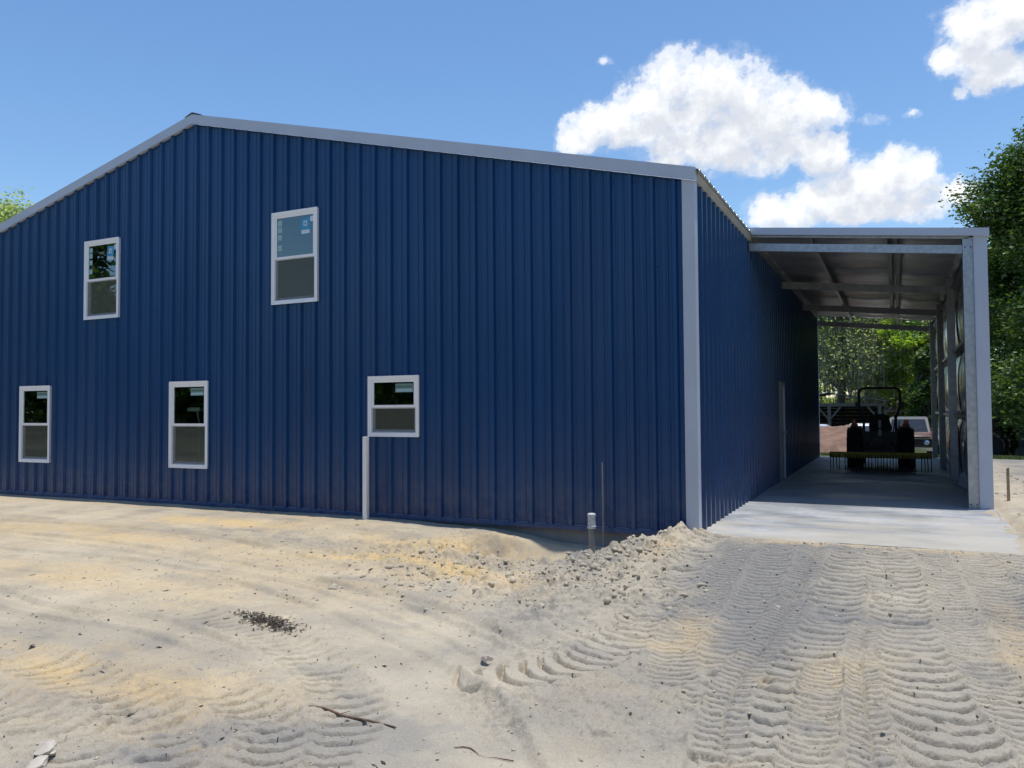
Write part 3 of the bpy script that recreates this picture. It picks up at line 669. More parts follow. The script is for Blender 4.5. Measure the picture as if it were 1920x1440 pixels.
def window(x0, x1, z0, z1, style):
    fr = MB(); yo = WY-.047; yi = WY+.03; b = .050
    def ring(mb, x0, x1, z0, z1, b, ya, yb, bb=None, bt=None):
        bb = bb or b; bt = bt or b
        mb.box(x0, x0+b, ya, yb, z0, z1); mb.box(x1-b, x1, ya, yb, z0, z1)
        mb.box(x0+b, x1-b, ya, yb, z0, z0+bb); mb.box(x0+b, x1-b, ya, yb, z1-bt, z1)
    ring(fr, x0, x1, z0, z1, b, yo, yi)
    ring(fr, x0-.008, x1+.008, z0-.008, z1+.008, .022, yo-.007, yo-.0005)
    w = bpart(fr, 'window', M['vinyl'])
    xa, xb, za, zb = x0+b, x1-b, z0+b, z1-b; zm = (za+zb)/2
    s = MB(); ring(s, xa+.001, xb-.001, zm-.018, zb-.001, .034, yo+.012, yo+.034, .036)
    o = s.build('upper_sash', M['vinyl'], w)
    s = MB(); ring(s, xa+.001, xb-.001, za+.001, zm+.012, .040, yo+.036, yo+.062, .045, .03)
    s.build('lower_sash', M['vinyl'], w)
    g = MB(); y = yo+.024; g.add([(xa+.03, y, zm+.01), (xb-.03, y, zm+.01), (xb-.03, y, zb-.03), (xa+.03, y, zb-.03)], [(0, 1, 2, 3)])
    up = g.build('upper_pane', M['glass'], w)
    g = MB(); y = yo+.050; g.add([(xa+.03, y, za+.03), (xb-.03, y, za+.03), (xb-.03, y, zm-.01), (xa+.03, y, zm-.01)], [(0, 1, 2, 3)])
    g.build('lower_pane', M['glass'], w)
    g = MB(); y = yo+.030; g.add([(xa+.004, y, za+.004), (xb-.004, y, za+.004), (xb-.004, y, zm-.02), (xa+.004, y, zm-.02)], [(0, 1, 2, 3)])
    g.build('insect_screen', M['screen'], w)
    g = MB(); ring(g, xa+.0015, xb-.0015, za+.0015, zm-.0195, .013, yo+.024, yo+.0345)
    g.build('screen_frame', M['grey_trim'], w)
    g = MB(); g.box((x0+x1)/2-.05, (x0+x1)/2+.05, yo+.004, yo+.0115, zm-.004, zm+.018, .003); g.build('sash_lock', M['vinyl'], w)
    # stickers lie just inside the outer face of the glass
    ys = yo+.0235
    def card(ax, az, aw, ah, rot, mat, name='sticker', y=ys):
        c, s_ = math.cos(rot), math.sin(rot); q = MB()
        q.add([(ax+dx*c-dz*s_, y, az+dx*s_+dz*c) for dx, dz in ((-aw/2, -ah/2), (aw/2, -ah/2), (aw/2, ah/2), (-aw/2, ah/2))], [(0, 1, 2, 3)])
        return q.build(name, mat, w)
    ux0, ux1, uz1, uz0 = xa+.034, xb-.034, zb-.034, zm+.018
    if style == 'stickers':
        for f, t in ((.10, .0), (.27, .02), (.47, -.08), (.74, .03)):
            card(ux0+.055, uz1-(uz1-uz0)*(f+.03), .082, .088, t, M['sticker_pale'])
        cx = ux1-.16; cz = uz1-.17; rt = -.12 if x0 < -10 else .0
        card(cx, cz, .17, .25, rt, M['sticker_blue']); card(cx+.004, cz-.09, .16, .06, rt, M['sticker_white'], 'sticker_band', ys-.001)
        card(cx+.0, cz+.04, .07, .08, rt, M['sticker_white'], 'sticker_band', ys-.001)
        card(cx+.0, cz+.04, .035, .045, rt, M['sticker_blue'], 'sticker_mark', ys-.002)
        q = MB(); q.add([(ux1-.035+.035*math.cos(t*.5236), ys, uz1-.07+.045*math.sin(t*.5236)) for t in range(12)], [tuple(range(12))]); q.build('sticker', M['sticker_white'], w)
    else:
        wd = .30 if (x1-x0) > .86 else .27
        cx = ux1-wd/2-.02; cz = uz1-.085
        card(cx, cz, wd, .125, 0, M['sticker_green']); card(cx, cz-.035, wd*.94, .045, 0, M['sticker_pale'], 'sticker_band', ys-.001)
        for i in range(9): card(cx-wd*.40+i*wd*.1, cz+.02+random.uniform(-.004, .004), wd*.07, .022, 0, M['sticker_ink'], 'sticker_print', ys-.001)
    return w
for a in WIN: window(*a)
# work light on a stand inside the room behind the fourth window
WL = thing('work_light', 'pale lamp on a thin bent stand seen through the dark lower window', 'work light', (-10.72, WY+.24, 1.20))
mb = MB(); mb.tube([(.10, 0, -1.2), (.10, 0, -.1), (.11, 0, .10), (.07, 0, .22), (.05, 0, .30)], .014, 8); mb.build('stand', M['vinyl'], WL, True)
mb = MB(); mb.box(-.14, .16, -.05, .05, .31, .37, .01); mb.build('lamp_head', M['vinyl'], WL)
mb = MB(); mb.tube([(-.25, .02, -.02), (-.05, 0, .0), (.12, 0, .02)], .01, 6); mb.build('brace', M['vinyl'], WL, True)

# side door
mb = MB(); xo = CX+.040
mb.box(CX-.05, xo, DY0-.03, DY0+.05, 0.002, DZ+.04); mb.box(CX-.05, xo, DY1-.05, DY1+.03, 0.002, DZ+.04); mb.box(CX-.05, xo, DY0+.05, DY1-.05, DZ-.04, DZ+.04)
dr = bpart(mb, 'door', M['door'])
mb = MB(); mb.box(CX-.03, CX+.012, DY0+.055, DY1-.055, .01, DZ-.045, .004); mb.build('door_leaf', M['door'], dr)
mb = MB(); mb.lathe((CX+.012, DY1-.13, .98), (1, 0, 0), [(0, .03), (.01, .03), (.012, .012), (.04, .012), (.045, .028), (.07, .03), (.08, .02)], 16); mb.build('handle', M['galv'], dr, True)

# ---------------- carport lean-to
PX = 1.22; CY0 = 13.42; PY = [13.42, 17.6, 21.75, 26.16]
def czr(x): return 4.40 - .107*(x-CX)
mb = MB(); q = [(CY0-.02, 0)]; y = CY0+.08
while y < BY-.05: q += [(y-.04, 0), (y-.018, .03), (y+.018, .03), (y+.04, 0)]; y += PIT
q.append((BY, 0))
for (ya, da), (yb, db) in zip(q, q[1:]):
    mb.add([(CX+.1, ya, czr(CX+.1)+.015+da), (PX+.02, ya, czr(PX+.02)+.015+da), (PX+.02, yb, czr(PX+.02)+.015+db), (CX+.1, yb, czr(CX+.1)+.015+db)], [(0, 1, 2, 3)])
cp = bpart(mb, 'carport', M['roof'])
def cpart(mb, name, mat, smooth=False, **k): return mb.build(name, mat, cp, smooth, **k)
# insulation blanket facing sagging between the purlins
mb = MB(); nx_, ny_ = 64, 130; vs = []; PUR = [CX+.06, -1.10, .0, 1.02]
for j in range(ny_+1):
    y = CY0+.07 + (BY-.35-CY0)*j/ny_
    for i in range(nx_+1):
        x = CX+.05 + (PX-.09-CX-.05)*i/nx_
        t = 1
        for k in range(3):
            if PUR[k] <= x <= PUR[k+1]: t = math.sin(math.pi*(x-PUR[k])/(PUR[k+1]-PUR[k]))
        s = .5+.5*math.sin(y*2*math.pi/1.22+math.sin(x*1.3)*.5)
        vs.append((x, y, czr(x)-.035-.045*t*(.35+.65*s)-.006*math.sin(y*23+x*5)))
mb.add(vs, [(j*(nx_+1)+i, j*(nx_+1)+i+1, (j+1)*(nx_+1)+i+1, (j+1)*(nx_+1)+i) for j in range(ny_) for i in range(nx_)])
cpart(mb, 'roof_insulation', M['foil'], True)
# rafters across
def cee(mb, a, b, h, w, t=.006, lip=.02):  # C-section along x from a to b, open towards +y
    a = Vector(a); b = Vector(b)
    for (y0, y1, z0, z1) in ((0, t, -h, 0), (t, w, -t, -.0), (t, w, -h, -h+t), (w, w+.001, -h+t, -h+lip), (w, w+.001, -lip, -t)):
        mb.add([(a.x, a.y+y0, a.z+z0), (a.x, a.y+y1, a.z+z0), (a.x, a.y+y1, a.z+z1), (a.x, a.y+y0, a.z+z1), (b.x, b.y+y0, b.z+z0), (b.x, b.y+y1, b.z+z0), (b.x, b.y+y1, b.z+z1), (b.x, b.y+y0, b.z+z1)],
               [(0,3,2,1),(4,5,6,7),(0,1,5,4),(1,2,6,5),(2,3,7,6),(3,0,4,7)])
for k, y in enumerate(PY):
    mb = MB(); dz = .17 if k == 0 else .21; hh = .125 if k == 0 else .15
    cee(mb, (CX+.04, y+.02, czr(CX+.04)-dz), (PX-.29, y+.02, czr(PX-.29)-dz), hh, .07)
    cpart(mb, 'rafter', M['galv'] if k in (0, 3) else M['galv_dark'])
mb = MB(); mb.box(CX+.04, CX+.045, 0, 0, 0, 0); mb = MB()
# slim angle under the fascia
mb.add([(CX+.04, CY0+.0, czr(CX)-.075), (PX-.2, CY0+.0, czr(PX-.2)-.075), (PX-.2, CY0+.0, czr(PX-.2)-.035), (CX+.04, CY0+.0, czr(CX)-.035)], [(0,1,2,3)])
mb.add([(CX+.04, CY0+.0, czr(CX)-.0751), (PX-.2, CY0+.0, czr(PX-.2)-.0751), (PX-.2, CY0+.07, czr(PX-.2)-.0751), (CX+.04, CY0+.07, czr(CX)-.0751)], [(0,1,2,3)])
cpart(mb, 'fascia_angle', M['galv'])
# purlins lengthwise, the right-hand one doubled
for xx in (-1.14, -.045, .085):
    mb = MB()
    z = czr(xx)-.06; 
    mb.box(xx-.03, xx+.03, CY0+.10, BY-.1, z-.004, z); mb.box(xx-.0305, xx-.0265, CY0+.1, BY-.1, z-.15, z-.0045); mb.box(xx-.026, xx+.03, CY0+.1, BY-.1, z-.15, z-.146)
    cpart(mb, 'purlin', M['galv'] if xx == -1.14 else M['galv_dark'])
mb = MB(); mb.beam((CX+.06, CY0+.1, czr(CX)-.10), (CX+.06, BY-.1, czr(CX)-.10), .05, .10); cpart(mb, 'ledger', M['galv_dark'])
# posts
for k, y in enumerate(PY):
    mb = MB(); top = czr(PX-.2)-.06; t = .005
    x0, x1 = PX-.285, PX-.15
    ya = y; yb = y+.20 if k < 3 else y+.10
    mb.box(x0, x1, ya, ya+t, 0.002, top); mb.box(x0, x0+t, ya+t, yb, .002, top); mb.box(x1-t, x1, ya+t, yb, .002, top)
    mb.box(x0, x0+.03, yb, yb+.002, .002, top); mb.box(x1-.03, x1, yb, yb+.002, .002, top)
    if k: mb.box(x0-.02, x1+.02, ya-.02, yb+.02, .001, .008)
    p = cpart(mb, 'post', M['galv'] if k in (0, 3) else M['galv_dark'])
    for zz in (.06, top-.14):
        for xx in (x0+.03, x1-.03): MB().lathe((xx, ya, zz), (0, -1, 0), [(0, .011), (.006, .011), (.009, .006)], 6).build('bolt', M['screw'], p)
# right wall of the lean-to: outer sheet, inner insulation bulging between girts
mb = MB(); prf = rib_profile(CY0+.03, BY)
for (ya, da), (yb, db) in zip(prf, prf[1:]): mb.add([(PX-.03+da, ya, -.03), (PX-.03+db, yb, -.03), (PX-.03+db, yb, czr(PX)), (PX-.03+da, ya, czr(PX))], [(0, 1, 2, 3)])
cpart(mb, 'outer_wall', M['blue'])
GZ_ = [.12, 1.33, 2.58, 3.82]
for k in range(3):
    for g in range(3):
        mb = MB(); ya, yb = PY[k]+.22, PY[k+1]-.02; za, zb = GZ_[g]+.035, GZ_[g+1]-.035; vs = []; na, nb = 46, 26
        for j in range(nb+1):
            for i in range(na+1):
                u = i/na; v = j/nb; bulge = (math.sin(math.pi*v)**.55)*(.55+.45*abs(math.sin(math.pi*u*2.35+.4*math.sin(v*3)+k)))*(min(1, 6*u, 6*(1-u))**.5)
                vs.append((PX-.055-.125*bulge-.006*math.sin(u*60+v*2), ya+(yb-ya)*u, za+(zb-za)*v))
        mb.add(vs, [(j*(na+1)+i, j*(na+1)+i+1, (j+1)*(na+1)+i+1, (j+1)*(na+1)+i) for j in range(nb) for i in range(na)])
        cpart(mb, 'wall_insulation', M['liner'], True)
for g in range(3):
    mb = MB(); z = GZ_[g+1]-.03; mb.box(PX-.20, PX-.06, CY0+.2, BY, z, z+.005); mb.box(PX-.20, PX-.195, CY0+.2, BY, z+.0055, z+.05); mb.box(PX-.19, PX-.06, CY0+.2, BY, z+.045, z+.05)
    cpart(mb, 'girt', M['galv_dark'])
mb = MB(); mb.box(PX-.15+.001, PX+.002, CY0-.03, CY0+.0, -.02, czr(PX)-.02); mb.box(PX-.004, PX+.028, CY0-.0295, CY0+.12, -.02, czr(PX)-.02)
mb.box(PX-.150+.002, PX-.142, CY0-.042, CY0-.0305, -.02, czr(PX)-.03)
cpart(mb, 'jamb_trim', M['grey_trim'])
# fascia
mb = MB(); xa, xb = CX+.04, PX+.055; ya, yb = CY0-.07, CY0-.02
mb.add([(xa, ya, czr(xa)-.04), (xb, ya, czr(xb)-.04), (xb, ya, czr(xb)+.075), (xa, ya, czr(xa)+.075), (xa, yb, czr(xa)-.04), (xb, yb, czr(xb)-.04), (xb, yb, czr(xb)+.075), (xa, yb, czr(xa)+.075)],
       [(0,3,2,1),(4,5,6,7),(0,1,5,4),(1,2,6,5),(2,3,7,6),(3,0,4,7)])
cpart(mb, 'fascia', M['grey_trim'])
mb = MB(); mb.box(PX+.03, PX+.055, CY0-.02, BY+.05, czr(PX)-.04, czr(PX)+.06); cpart(mb, 'eave_trim', M['grey_trim'])
# torn liner corner near the foot of the second post
mb = MB(); mb.add([(PX-.2, 17.2, .02), (PX-.09, 16.3, .02), (PX-.075, 16.2, .18), (PX-.08, 17.2, .30), (PX-.15, 17.3, .22)], [(0, 1, 2, 3, 4)])
cpart(mb, 'loose_liner_flap', M['vinyl'])

# slab
mb = MB(); mb.box(CX+.003, PX+.05, WY-.03, BY+.1, -.16, 0.0, .012); o = mb.build('concrete_slab', M['slab']); o['kind'] = 'structure'

# ------------------------------------------------------------------ small site objects
o = MB().tube([(0, 0, -.15), (0, 0, 1.30)], .032, 20).lathe((0, 0, 1.30), (0, 0, 1), [(0, .032), (.002, .030)], 20)
t = MB(); t.box(-.034, .034, -.034, .034, -.25, 1.19, .004)
ob = t.build('white_pipe', M['pvc']); ob.location = (-6.78, WY-.30, -.06); ob['label'] = 'tall white upright pipe standing against the wall below the small square window'; ob['category'] = 'pipe'
ob.location.z = -.06
SP = thing('vent_pipe_stub', 'short grey pipe with a white cap rising from the dug hole', 'pipe', (-3.36, 9.12, -.35))
MB().tube([(0, 0, -.2), (0, 0, .42)], .042, 20).build('pipe', M['greypvc'], SP, True)
MB().lathe((0, 0, .40), (0, 0, 1), [(0, .050), (.008, .054), (.03, .054), (.034, .047), (.145, .047), (.150, .051), (.172, .051), (.182, .04)], 20).build('cap', M['cap'], SP, True)
ob = MB().tube([(0, 0, -.2), (.004, 0, .6), (0, 0, 1.17)], .0085, 8).build('steel_rod', M['rod'], None, True); ob.location = (-3.30, 9.36, -.33)
ob['label'] = 'thin upright steel rod beside the capped pipe stub'; ob['category'] = 'rod'
t = MB(); t.add([(-.022, -.011, -.1), (.022, -.011, -.1), (.022, .011, -.1), (-.022, .011, -.1), (-.020, -.011, .50), (.018, -.011, .52), (.018, .011, .51), (-.020, .011, .49)], [(0,3,2,1),(4,5,6,7),(0,1,5,4),(1,2,6,5),(2,3,7,6),(3,0,4,7)])
ob = t.build('survey_stake', M['wood']); sx, sy = 1.57, 14.7; ob.location = (sx, sy, gz(sx, sy)); ob['label'] = 'narrow wooden stake driven into sand right of the carport'; ob['category'] = 'stake'
# fallen branch
pts = []; 
for k in range(15):
    u = k/14; x = -2.90+.60*u; y = 3.43-.06*u+.012*math.sin(u*9); pts.append((x, y, -.072+.004*math.sin(u*7)))
zb = [gz(a_, b_) for a_, b_, c_ in pts]; zl = np.polyfit(range(15), zb, 1); up_ = max(zb[i]-(zl[0]*i+zl[1]) for i in range(15))
pts = [(a_, b_, zl[0]*i+zl[1]+up_*.55+.004+.003*math.sin(i*.9)) for i, (a_, b_, c_) in enumerate(pts)]
mb = MB().tube(pts, [.003+.0045*math.sin(math.pi*min(1, .15+.8*k/14)) for k in range(15)], 7)
mb.tube([pts[5], (pts[5][0]+.05, pts[5][1]+.035, pts[5][2]+.012)], [.003, .0015], 5); mb.tube([pts[9], (pts[9][0]+.06, pts[9][1]-.03, pts[9][2]+.008)], [.003, .0015], 5)
ob = mb.build('fallen_branch', M['twig'], None, True); ob['label'] = 'thin reddish brown fallen branch lying on sand in the foreground'; ob['category'] = 'branch'
pts = [(-1.92+.30*k/8, 3.30+.03*math.sin(k), gz(-1.92+.30*k/8, 3.30+.03*math.sin(k))+.006) for k in range(9)]
ob = MB().tube(pts, [.002+.0015*math.sin(k) for k in range(9)], 5).build('twig', M['twig'], None, True); ob['label'] = 'small thin twig on the sand right of the fallen branch'; ob['category'] = 'twig'
# dry leaf
mb = MB(); vs = []; n = 9
for i in range(n):
    u = i/(n-1); w = .038*math.sin(math.pi*u)**.7+.001
    for s in (-1, 0, 1): vs.append((-.085+.17*u, s*w, .012+.018*abs(s)*math.sin(math.pi*u)+.02*(u-.5)**2))
mb.add(vs, [(i*3+j, (i+1)*3+j, (i+1)*3+j+1, i*3+j+1) for i in range(n-1) for j in range(2)])
ob = mb.build('dry_leaf', M['deadleaf'], None, True); ob.location = (-2.36, 4.47, gz(-2.36, 4.47)-.012); ob.rotation_euler = (.1, 0, 2.2); ob['label'] = 'curled grey dead leaf lying alone on smooth sand'; ob['category'] = 'leaf'
# mulch patch
V = []; F = []
for k in range(420):
    x = rng.normal(-4.28, .18); y = rng.normal(4.60, .055)-.25*(x+4.28); 
    if abs(x+4.28) > .5: continue
    l = rng.uniform(.012, .038); w = rng.uniform(.002, .006); a = rng.normal(0, .9); c, s = math.cos(a), math.sin(a); z = rng.uniform(0, .016)*math.exp(-((x+4.28)/.25)**2); i = len(V)
    V += [(x-l*c, y-l*s, z), (x-w*s, y+w*c, z+.004), (x+l*c, y+l*s, z+rng.uniform(0, .012)), (x+w*s, y-w*c, z+.002), (x, y, z+.007)]
    F += [(i, i+3, i+4), (i+3, i+2, i+4), (i+2, i+1, i+4), (i+1, i, i+4)]
va = np.array(V); hz = terrain(va[:, 0], va[:, 1])[0]; va[:, 2] += hz+.004
mb = MB(); mb.add(va.tolist(), F); ob = mb.build('leaf_litter', M['mulch']); ob['kind'] = 'stuff'; ob['label'] = 'patch of dark bark and leaf litter on the pale sand'; ob['category'] = 'leaf litter'
# pale rocks at the bottom left
def rock(x, y, s, lab):
    bm = bmesh.new(); bmesh.ops.create_icosphere(bm, subdivisions=3, radius=1)
    sd = rng.uniform(0, 100)
    for v in bm.verts:
        n = fbm(np.array([v.co.x*1.2+sd]), np.array([v.co.y*1.2+v.co.z*2.1]), 1, 3)[0]; v.co *= 1+.35*n
    for k in range(7):
        d = Vector(rng.normal(0, 1, 3)).normalized()
        for v in bm.verts:
            e = v.co.dot(d)-.72
            if e > 0: v.co -= d*e*.9
    me = bpy.data.meshes.new('rock'); bm.to_mesh(me); bm.free(); me.materials.append(M['rock'])
    o = bpy.data.objects.new('rock', me); COL.objects.link(o); o.scale = s; o.rotation_euler = (0, 0, rng.uniform(0, 3)); o.location = (x, y, gz(x, y)+s[2]*.5)
    o['label'] = lab; o['category'] = 'rock'; o['group'] = 'pale rocks in the bottom left corner'
rock(-3.60, 2.42, (.075, .05, .032), 'pale stone at the bottom left edge, largest of three')
rock(-3.72, 2.50, (.055, .04, .024), 'pale stone furthest from the camera in the bottom left cluster')
rock(-3.52, 2.33, (.06, .045, .026), 'pale stone lowest in the bottom left corner')

# ------------------------------------------------------------------ tractors
def wheel(root, x, y, r, w, lugs=18, rim=M['tractor_dark'], name='wheel'):
    mb = MB(); mb.lathe((x-w/2, y, r), (1, 0, 0), [(0, r*.58), (.0, r*.86), (w*.12, r*.94), (w*.5, r*.96), (w*.88, r*.94), (w, r*.86), (w, r*.58)], 36)
    for k in range(lugs):
        a = 2*math.pi*k/lugs
        for s in (-1, 1):
            a2 = a + (math.pi/lugs if s > 0 else 0)
            c0 = Vector((x+s*w*.03, y+math.cos(a2)*r*.965, r+math.sin(a2)*r*.965)); a3 = a2+.16
            c1 = Vector((x+s*w*.49, y+math.cos(a3)*r*.955, r+math.sin(a3)*r*.955)); mb.beam(c0, c1, .032, .055)
    wh = mb.build(name, M['rubber'], root, True)
    mb = MB(); mb.lathe((x-w*.3, y, r), (1, 0, 0), [(0, r*.57), (w*.1, r*.5), (w*.3, r*.2), (w*.35, r*.2), (w*.5, r*.5), (w*.6, r*.57)], 24); mb.build('rim', rim, wh, True)
def seatm(mb):
    return mb
TX, TY = -.37, 21.75
T = thing('compact_tractor', 'compact tractor with roll bar parked in the carport, seen from behind', 'tractor', (TX, TY, 0))
for s in (-1, 1): wheel(T, s*.575, 0, .47, .36); 
for s in (-1, 1): wheel(T, s*.50, 1.55, .30, .22, 14)
mb = MB(); mb.box(-.40, .40, -.30, .60, .34, .90, .05); mb.box(-.26, .26, -.36, -.2, .3, .8, .02); mb.box(-.13, .13, .5, 1.75, .36, .62, .03); mb.lathe((-.42, 0, .47), (1, 0, 0), [(0, .10), (.84, .10)], 16); mb.build('chassis', M['tractor_dark'], T)
mb = MB(); mb.loft([[(-.25, .75, .6), (.25, .75, .6), (.27, .75, 1.0), (.2, .75, 1.1), (-.2, .75, 1.1), (-.27, .75, 1.0)], [(-.24, 1.9, .55), (.24, 1.9, .55), (.25, 1.9, .88), (.18, 1.9, .97), (-.18, 1.9, .97), (-.25, 1.9, .88)]]); mb.build('hood', M['tractor_orange'], T)
for s in (-1, 1):
    mb = MB(); prv = None; rings = []
    for k in range(9):
        a = R(20+k*17.5); c, sn = math.cos(a), math.sin(a); rr = .50
        rings.append([(s*.38, c*rr, .47+sn*rr), (s*.74, c*rr, .47+sn*rr), (s*.74, c*(rr+.03), .47+sn*(rr+.03)), (s*.38, c*(rr+.03), .47+sn*(rr+.03))])
    mb.loft(rings); mb.box(min(s*.36, s*.39), max(s*.36, s*.39), -.40, .42, .55, .92)
    mb.build('fender', M['tractor_dark'], T)
    mb = MB(); mb.box(min(s*.50, s*.66), max(s*.50, s*.66), -.12, -.02, 1.0, 1.10, .02); mb.box(min(s*.42, s*.68), max(s*.42, s*.68), -.10, .10, .985, 1.03, .01); mb.build('lamp_bracket', M['tractor_orange'], T)
    mb = MB(); mb.lathe((s*.585, -.11, 1.14), (0, -1, 0), [(0, .052), (.03, .056), (.036, .03)], 18); l = mb.build('tail_light', M['red_lens'], T, True)
    mb = MB(); mb.lathe((s*.585, -.15, 1.14), (0, -1, 0), [(0, .02), (.006, .018)], 12); mb.build('lens_centre', M['amber'], l, True)
mb = MB(); mb.loft([[(x*sx, y, z) for x, y in ()] for z in ()]) if False else None
mb = MB(); mb.box(-.24, .24, .02, .48, .84, .94, .04)
rings = []
for z, w, y in ((.90, .24, -.02), (1.05, .25, -.05), (1.2, .22, -.08), (1.29, .17, -.10), (1.33, .10, -.11)):
    rings.append([(-w, y, z), (w, y, z), (w*.95, y+.10, z), (-w*.95, y+.10, z)])
mb.loft(rings); mb.build('seat', M['seat'], T, True)
mb = MB(); hw = .46
pth = [(-.36, -.14, .72), (-.36, -.16, 1.22), (-.38, -.16, 1.30), (-hw+.02, -.18, 1.46), (-hw, -.18, 1.52), (-hw, -.20, 1.84)]
arc = [(-hw+.13-.13*math.cos(t*math.pi/10), -.20, 1.84+.13*math.sin(t*math.pi/10)) for t in range(1, 6)]
full = pth+arc; full = full+[(-x, y, z) for x, y, z in reversed(full)]
mb.tube(full, .030, 12); 
for s in (-1, 1): mb.box(min(s*.46, s*.545), max(s*.46, s*.545), -.24, -.14, 1.48, 1.62, .01); mb.box(min(s*.33, s*.40), max(s*.33, s*.40), -.20, -.08, .64, .84)
mb.build('roll_bar', M['tractor_dark'], T, True)
mb = MB()
for k in range(24):
    pass
mb.tube([(.16*math.cos(t*math.pi/12), .82+.05*math.sin(t*math.pi/12), 1.12+.15*math.sin(t*math.pi/12)) for t in range(25)], .014, 8); mb.tube([(0, .82, 1.12), (0, .95, .95)], .02, 8); mb.build('steering_wheel', M['tractor_dark'], T, True)
mb = MB(); mb.tube([(.30, .05, .9), (.34, .0, 1.22)], .012, 8); mb.lathe((.34, 0, 1.22), (0, 0, 1), [(0, .012), (.015, .028), (.04, .028), (.055, .012)], 10); mb.tube([(.40, .1, .9), (.44, .05, 1.15)], .012, 8); mb.build('lever', M['tractor_dark'], T, True)
for s in (-1, 1):
    mb = MB(); mb.beam((s*.22, -.22, .42), (s*.36, -1.05, .40), .05, .06); mb.beam((s*.22, -.2, .72), (s*.33, -.75, .42), .03, .03); mb.build('lift_arm', M['tractor_dark'], T)
mb = MB(); mb.beam((0, -.25, .72), (0, -1.05, .66), .05, .05); mb.build('top_link', M['galv_dark'], T)
mb = MB(); mb.add([(-.035, -.315, .95), (.035, -.315, .95), (.045, -.33, .7), (-.045, -.33, .7)], [(0, 1, 2, 3)]); mb.build('warning_plate', M['sticker_white'], T); mb = MB(); mb.box(-.03, .03, -.17, -.155, .98, 1.18)
mb.build('seat_label', M['sticker_white'], T)
# landscape rake
RK = thing('landscape_rake', 'yellow landscape rake with curved tines hitched behind the tractor', 'rake', (TX-.0, TY-1.25, 0))
mb = MB(); mb.box(-1.09, 1.09, -.06, .06, .30, .44, .012); mb.build('beam', M['rake_yellow'], RK)
mb = MB()
for s in (-1, 1): mb.beam((s*.34, .0, .43), (s*.34, .18, .55), .02, .1); mb.beam((s*.34, .1, .5), (0, .14, .78), .05, .03)
mb.box(-.04, .04, .08, .2, .60, .82); mb.box(-.33, .33, .02, .12, .44, .49, .01); mb.build('hitch_frame', M['tractor_dark'], RK)
for k in range(34):
    x = -1.06+2.12*k/33 + random.uniform(-.006, .006)
    if k in (4, 29): continue
    mb = MB(); w = random.uniform(-.01, .01); mb.tube([(x, -.06, .37), (x+w*.2, -.15, .33), (x+w*.5, -.21, .22), (x+w, -.20, .10), (x+w, -.13, .012)], .0105, 6); mb.tube([(x, .02, .40), (x, -.06, .37)], .014, 6)
    mb.build('tine', M['tine'], RK, True)

def old_tractor(name, loc, rz, label, m, sc=1.0, group=None):
    t = thing(name, label, 'tractor', loc, rz); t.scale = (sc,)*3
    for s in (-1, 1): wheel(t, s*.75, -.6, .65, .34, 16, m); wheel(t, s*.6, 1.3, .36, .2, 12, m)
    mb = MB(); mb.box(-.3, .3, -.9, .4, .6, 1.05, .05); mb.box(-.26, .26, .4, 1.8, .65, 1.25, .08); mb.box(-.2, .2, 1.2, 1.5, .3, .7); mb.build('body', m, t)
    mb = MB(); mb.box(-.25, .25, -.7, -.2, 1.05, 1.15, .03); mb.box(-.25, .25, -.75, -.68, 1.1, 1.5, .03); mb.build('seat', M['seat'], t)
    for sx in (-.55, .55): MB().box(sx-.03, sx+.03, -.85, -.79, .9, 2.15).build('canopy_post', m, t)
    MB().box(-.75, .75, -1.2, .4, 2.15, 2.24, .02).build('canopy', M['dull_tan'], t)
    MB().tube([(0, .9, 1.2), (0, .9, 1.75)], .035, 8).build('exhaust', m, t, True)
    mb = MB(); mb.tube([(.2*math.cos(a*.524), .3+.06*math.sin(a*.524), 1.35+.18*math.sin(a*.524)) for a in range(13)], .016, 6); mb.build('steering_wheel', M['tractor_dark'], t, True)
    return t
old_tractor('farm_tractor', (.55, 60.5, -.78), R(200), 'small red tractor with flat canopy far behind the brown truck', M['red_paint'], .9)
old_tractor('farm_tractor', (2.95, 38.0, -.70), R(75), 'rusty old machine with tan canopy at the foot of the big tree', M['rust'], .92)

